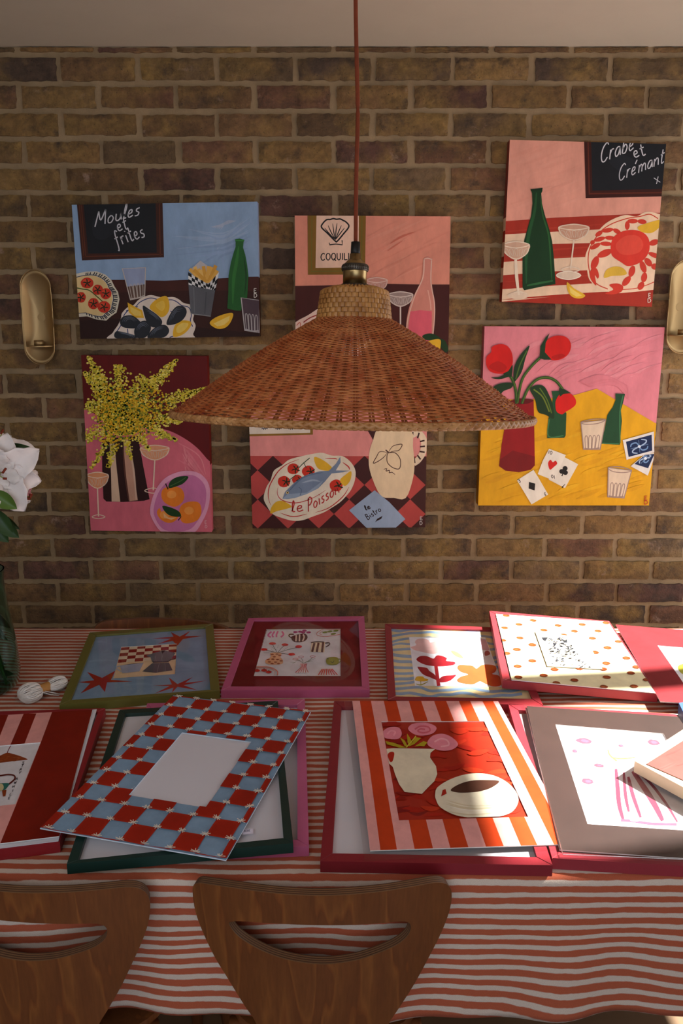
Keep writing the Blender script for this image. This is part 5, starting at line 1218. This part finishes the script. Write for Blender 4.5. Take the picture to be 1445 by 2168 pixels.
for i in range(44):
    th = 2*PI*i/44; b.tube([(LX+.053*math.cos(th), LY+.053*math.sin(th), ZT-.0005), (LX+.038*math.cos(th+.03), LY+.038*math.sin(th+.03), ZT+.005), (LX+.02*math.cos(th), LY+.02*math.sin(th), ZT+.005)], .0022, 5)
fix(b).build('neck', WN, root, True)
brass = nodemat('antique_brass'); bn = brass[3]; bn.inputs['Metallic'].default_value = 1; bn.inputs['Base Color'].default_value = (.36, .25, .11, 1); bn.inputs['Roughness'].default_value = .3; brass = brass[0]
iron = nodemat('dark_metal'); iron[3].inputs['Metallic'].default_value = .9; iron[3].inputs['Base Color'].default_value = (.10, .085, .07, 1); iron[3].inputs['Roughness'].default_value = .42; iron = iron[0]
zs = ZT+.004
b = MB(); b.lathe([(0, zs+.056), (.009, zs+.056), (.0095, zs+.047), (.012, zs+.046), (.0175, zs+.040), (.0195, zs+.034), (.0195, zs+.007), (.0, zs+.007)], (LX, LY, 0), 40)
sk = fix(b).build('socket', brass, root, True)
b = MB(); b.lathe([(0, zs+.007), (.0222, zs+.007), (.0228, zs+.001), (.0228, zs-.002), (0, zs-.002)], (LX, LY, 0), 40)
for i in range(36):
    th = 2*PI*i/36; c, s = math.cos(th), math.sin(th); b.tube([(LX+.0212*c, LY+.0212*s, zs+.030), (LX+.0212*c, LY+.0212*s, zs+.036)], .0012, 5)
b.lathe([(.0205, zs+.028), (.0215, zs+.029), (.0218, zs+.037), (.0200, zs+.039)], (LX, LY, 0), 40)
fix(b).build('socket_ring', iron, sk, True)
b = MB(); b.lathe([(0, zs+.076), (.0072, zs+.075), (.0078, zs+.060), (.0078, zs+.055), (0, zs+.055)], (LX, LY, 0), 24)
fix(b).build('cord_grip', paint('#0c0c0c', .5, .1, 10, 'rubber'), sk, True)
b = MB(); e0 = TL((LX, LY, zs+.075))
b.tube(spline([(e0.x, e0.y, e0.z), (e0.x+.0005, e0.y-.001, 1.78), (LX+.003, LY, 1.88), (LX+.001, LY, 1.96), (LX-.001, LY, 2.06), (LX-.0005, LY, 2.2), (LX, LY, 2.32)], False, 6), .0034, 10)
b.build('cord', paint('#7a3418', .85, .2, 60, 'fabric_cord', .3), root, True)
b = MB(); b.lathe([(0, 2.298), (.045, 2.30), (.05, 2.319), (0, 2.3195)], (LX, LY, 0), 32); b.build('ceiling_rose', iron, root, True)
b = MB(); b.lathe([(0, zs-.11), (.018, zs-.105), (.029, zs-.085), (.030, zs-.07), (.02, zs-.04), (.013, zs-.02), (.013, zs-.003), (0, zs-.003)], (LX, LY, 0), 28)
bulb = nodemat('bulb_glass'); bulb[3].inputs['Base Color'].default_value = (.85, .83, .78, 1); bulb[3].inputs['Roughness'].default_value = .15
fix(b).build('bulb', bulb[0], root, True)

# ------------------------------------------------------------------ brass sconces
bs = nodemat('brushed_brass'); q_ = bs[3]; q_.inputs['Metallic'].default_value = 1; q_.inputs['Base Color'].default_value = (.42, .29, .14, 1); q_.inputs['Roughness'].default_value = .5; bs = bs[0]
def sconce(px0, px1, py0, py1, label, lean=0):
    pl = Plane((0, WY-.042, 0), (0, -1, 0)); T, B_ = pl.P((px0+px1)/2, py0), pl.P((px0+px1)/2, py1); Lf, Rt = pl.P(px0, (py0+py1)/2), pl.P(px1, (py0+py1)/2)
    cx, cz_ = (Lf.x+Rt.x)/2, (T.z+B_.z)/2; hw, hh = (Rt.x-Lf.x)/2, (T.z-B_.z)/2
    root = thing('candle_sconce', (cx, WY-.008, cz_-hh), label, 'sconce', 'brass sconces on the brick wall')
    b = MB(); K, Rg = 56, 12; vs = []
    def edge(th): 
        s_, c_ = math.sin(th), math.cos(th); straight = hh-hw*1.25
        return hw*c_, (hw*1.25*s_+(straight if s_ > 0 else -straight)*min(1, abs(s_)*3))
    for side in (0, 1):
        for q in range(Rg+1):
            f_ = q/Rg
            for i in range(K):
                x, z = edge(2*PI*i/K); dep = .030*(1-f_**2.6)
                y = WY-.046+dep-lean*z*.0+side*.0016
                vs.append((cx+x*f_, y, cz_+z*f_))
    n = (Rg+1)*K; fs = []
    for side in (0, 1):
        for q in range(Rg):
            for i in range(K):
                f4 = [side*n+q*K+i, side*n+q*K+(i+1) % K, side*n+(q+1)*K+(i+1) % K, side*n+(q+1)*K+i]; fs.append(f4 if side == 0 else f4[::-1])
    fs += [[Rg*K+i, Rg*K+(i+1) % K, n+Rg*K+(i+1) % K, n+Rg*K+i] for i in range(K)]
    b.add(vs, fs); rim = [(cx+edge(2*PI*i/K)[0], WY-.0455, cz_+edge(2*PI*i/K)[1]) for i in range(K)]
    b.tube(rim, .0016, 6, closed=True); b.build('dish', bs, root, True)
    zsf = cz_-hh*.60
    b = MB(); P = []
    for i in range(25): t = PI*i/24; P.append((cx+hw*.93*math.cos(t), WY-.024-.052*math.sin(t), zsf))
    P2 = [(x, y, zsf) for x, y, _ in P]
    b.prism(P2[::-1], (0, 0, -.0025)); shf = b.build('shelf', bs, root)
    b = MB(); b.lathe([(0, zsf), (.0135, zsf), (.0135, zsf+.016), (.0120, zsf+.016), (.0115, zsf+.003), (0, zsf+.003)], (cx, WY-.048, 0), 24); b.build('candle_cup', bs, shf, True)
    b = MB(); b.tube([(cx, WY-.017, cz_), (cx, WY+.0, cz_)], .012, 12); b.build('wall_fixing', bs, root)
sconce(47, 113, 571, 771, 'brass candle sconce left of the chalkboard mussels painting')
sconce(1413, 1480, 549, 748, 'brass candle sconce at the right edge beside the crab painting')

# ------------------------------------------------------------------ string hank
root = thing('string_hank', (-.70, 1.465, Z+.001), 'hank of white string in clear wrap with a brown paper band', 'string')
rm = _r.Random(6); b = MB(); pz = flat(Z+.014)
A0, A1 = pz.P(38, 1477), pz.P(143, 1441); ax = (A1-A0); LN = ax.length; ax.normalize(); sd_ = Vector((-ax.y, ax.x, 0)); cc = (A0+A1)/2; cc.z = Z+.0155
def hank_r(u):
    if u < -.10: return .0095+.0165*math.sqrt(max(0, 1-((u+.56)/.46)**2))
    if u > .22: return .0090+.0095*math.sqrt(max(0, 1-((u-.62)/.40)**2))
    return .0095
for i in range(110):
    ang = 2*PI*i/110+rm.uniform(-.1, .1); k_ = rm.uniform(.8, 1.0); tw = rm.uniform(-.5, .5); P = []
    for q in range(23):
        u = -1+2*q/22; e = math.sqrt(max(0, 1-abs(u)**9)); r_q = hank_r(u)*e*k_; t = ang+tw*u
        P.append(cc+ax*u*LN*.5*rm.uniform(.985, 1)+sd_*r_q*math.cos(t)*1.15+Vector((0, 0, max(-.0135, r_q*.72*math.sin(t)))))
    b.tube(P, .0010, 5)
b.tube([cc-ax*.01-sd_*.008, cc+ax*.006-sd_*.022-Vector((0, 0, .008)), cc+ax*.022-sd_*.030-Vector((0, 0, .013))], .0011, 5); b.tube([cc-ax*.005-sd_*.01, cc+ax*.015-sd_*.02-Vector((0, 0, .008)), cc+ax*.026-sd_*.026-Vector((0, 0, .013))], .0011, 5)
b.build('strands', paint('#d8d2cc', .5, .08, 60, 'thread'), root, True)
b = MB(); vs = []
for q in range(5):
    for i in range(20): t = 2*PI*i/20; vs.append(cc+ax*(-.013+.026*q/4)+sd_*.0128*math.cos(t)+Vector((0, 0, .0105*math.sin(t))))
b.add(vs, [[q*20+i, q*20+(i+1) % 20, q*20+20+(i+1) % 20, q*20+20+i] for q in range(4) for i in range(20)]); b.build('paper_band', paint('#b07c40', .7, .1, 20, 'kraft_paper'), root, True)
b = MB(); vs = []; K = 18
for q in range(15):
    u = -.56+1.12*q/14; wd = .034*(1-abs(u*1.78)**3)**.5 if abs(u) < .56 else .004
    for i in range(K): t = 2*PI*i/K; rn = rm.uniform(.88, 1.1); vs.append(cc+ax*u*LN+sd_*(wd*rn*math.cos(t)-.003)+Vector((0, 0, max(-.0148, min(.6, wd/.034)*.020*rn*math.sin(t)))))
b.add(vs, [[q*K+i, q*K+(i+1) % K, q*K+K+(i+1) % K, q*K+K+i] for q in range(14) for i in range(K)]); b.build('plastic_wrap', clear('wrap', .02, .12), root)

# ------------------------------------------------------------------ vase with lilies, cut by the left edge
VX, VY = -.775, 1.47
def vglass():
    m, N, L, b = nodemat('green_glass'); b.inputs['Base Color'].default_value = (.45, .72, .66, 1); b.inputs['Roughness'].default_value = .04; b.inputs['Transmission Weight'].default_value = 1; b.inputs['IOR'].default_value = 1.35; return m
b = MB(); pr = [(0, Z+.003), (.045, Z+.001), (.058, Z+.012), (.063, Z+.04), (.060, Z+.10), (.052, Z+.16), (.047, Z+.20), (.044, Z+.25), (.047, Z+.275)]
b.lathe(pr, (VX, VY, 0), 48); b.lathe([(r-.003, z+.004*(k == 0)) for k, (r, z) in enumerate(pr)][::-1][:-1]+[(0, Z+.006)], (VX, VY, 0), 48)
o = b.build('glass_vase', vglass(), smooth=True, loc=Vector((VX, VY, Z))); tag(o, 'tall green glass vase of lilies at the left edge of the table', 'vase')
wh, stemm, leafm = paint('#e2d9d6', .55, .07, 20, 'petal'), paint('#42602a', .55, .15, 20, 'stem'), paint('#2a4420', .45, .2, 14, 'leaf')
def blade(b, p0, p1, width, up, curl=.25, wave=0, k=9, w0=.15):
    p0, p1 = Vector(p0), Vector(p1); d = p1-p0; L_ = d.length; dn = d.normalized(); s_ = dn.cross(Vector(up)).normalized(); n_ = s_.cross(dn)
    vs = []
    for i in range(k+1):
        t = i/k; w_ = width*(math.sin(PI*(w0+(1-w0)*t))**(.5 if wave else .8) if t < 1 else .02); c = p0+d*t+n_*(math.sin(t*PI*.5)*0-curl*L_*t**2.6)
        for j in range(-4, 5):
            u = j/4; e = wave*math.sin(t*19+u*2)*abs(u)
            vs.append(c+s_*w_*u*(1+.06*math.sin(t*23+u*9)*(wave > 0))+n_*(abs(u)**1.5*w_*.5+e))
    b.add(vs, [[i*9+j, i*9+j+1, i*9+10+j, i*9+9+j] for i in range(k) for j in range(8)])
def lily(px, py, D, size, face, label, color=wh, npet=6, seed=0, opn=.9, pw=1.0):
    rr = _r.Random(seed); r = ray(px, py); c = CAM+r*(D/r.y); f_ = Vector(face).normalized()
    root = thing('lily', (VX, VY, Z+.02), label, 'flower', 'lilies in the green glass vase')
    b = MB(); p0 = Vector((VX+rr.uniform(-.02, .02), VY+rr.uniform(-.02, .02), Z+.02)); p1 = c-f_*size*.45
    b.tube(spline([tuple(p0), (VX+rr.uniform(-.015, .015), VY+rr.uniform(-.015, .015), Z+.26), tuple((p1+Vector((VX, VY, Z+.4)))/2), tuple(p1)], False, 5), .0032, 8); b.build('stem', stemm, root, True)
    a1 = f_.cross(Vector((0, 0, 1))).normalized(); a2 = a1.cross(f_)
    for i in range(npet):
        t = 2*PI*i/npet+.3; d = a1*math.cos(t)+a2*math.sin(t); b = MB()
        tip = c+d*size*opn+f_*size*(.15 if i % 2 else -.05); blade(b, c-f_*size*.42+d*.006, tip, size*(.36 if i % 2 else .28)*pw, f_, .42, size*.04, 14)
        o = b.build('petal', color, root, True); sm = o.modifiers.new('thick', 'SOLIDIFY'); sm.thickness = .0012
    for i in range(5):
        t = 2*PI*i/5; d = a1*math.cos(t)+a2*math.sin(t); b = MB(); e = c+f_*size*.28+d*size*.16; b.tube([c-f_*size*.3, e], .0011, 6); b.tube([e-d*.004, e+d*.005+Vector((0, 0, .004))], .0024, 6, 1); b.build('stamen', [paint('#9aa84a', .5, .1, 20, 'filament'), paint('#7a2c12', .8, .2, 40, 'pollen')], root, True)
lily(-4, 1006, 1.36, .078, (.45, -.85, .1), 'largest white lily bloom, nearest in the bouquet at the left edge', seed=1, npet=8, pw=1.15)
lily(-6, 938, 1.46, .072, (.4, -.3, .8), 'white lily at the top of the bouquet by the left edge', seed=2, pw=.95)
lily(34, 1020, 1.44, .048, (.7, -.5, -.1), 'white lily drooping at the right side of the bouquet', seed=3, npet=7, pw=1.15)
lily(26, 1064, 1.42, .044, (.3, -.5, -.8), 'small white lily hanging lowest in the bouquet', seed=5, opn=.6, pw=1.2)
lily(56, 1052, 1.50, .026, (.9, -.1, -.6), 'small pink flower peeking from the lower side of the bouquet', color=paint('#c8868c', .6, .1, 30, 'petal'), seed=4)
root = thing('lily_foliage', (VX, VY, Z+.02), 'dark green lily leaves below the white blooms in the vase', 'foliage')
rr = _r.Random(4)
for i, (x0, y0, x1, y1, D, wd) in enumerate(((-15, 1040, 34, 1078, 1.36, .016), (0, 945, 66, 948, 1.42, .008), (-10, 1090, 38, 1140, 1.45, .016), (-10, 1080, 24, 1130, 1.40, .016), (-20, 1100, 16, 1150, 1.45, .016), (-5, 1085, 40, 1122, 1.50, .008))):
    b = MB(); A = CAM+ray(x0, y0)*(D/ray(x0, y0).y); B2 = CAM+ray(x1, y1)*(D/ray(x1, y1).y); blade(b, A, B2, wd, (0, -1, .3), .12, 0, 9, .06); o = b.build('leaf', leafm if i else paint('#4c6a26', .45, .15, 14, 'leaf'), root, True)
b = MB()
for i in range(7): t = i*.9; b.tube([(VX+.035*math.cos(t), VY+.035*math.sin(t), Z+.012), (VX-.02*math.cos(t+.4), VY-.02*math.sin(t), Z+.27), (VX-.03*math.cos(t+.4), VY-.03*math.sin(t), Z+.36)], .003, 7)
b.build('stems', stemm, root, True)
b = MB()
for i in range(10): t = i*.7; blade(b, (VX+.02*math.cos(t), VY+.02*math.sin(t), Z+.05+.015*i), (VX+.048*math.cos(t+.5), VY+.048*math.sin(t+.5), Z+.02+.012*i), .010, (0, -1, 0), .1)
b.build('sunken_leaves', leafm, root, True)
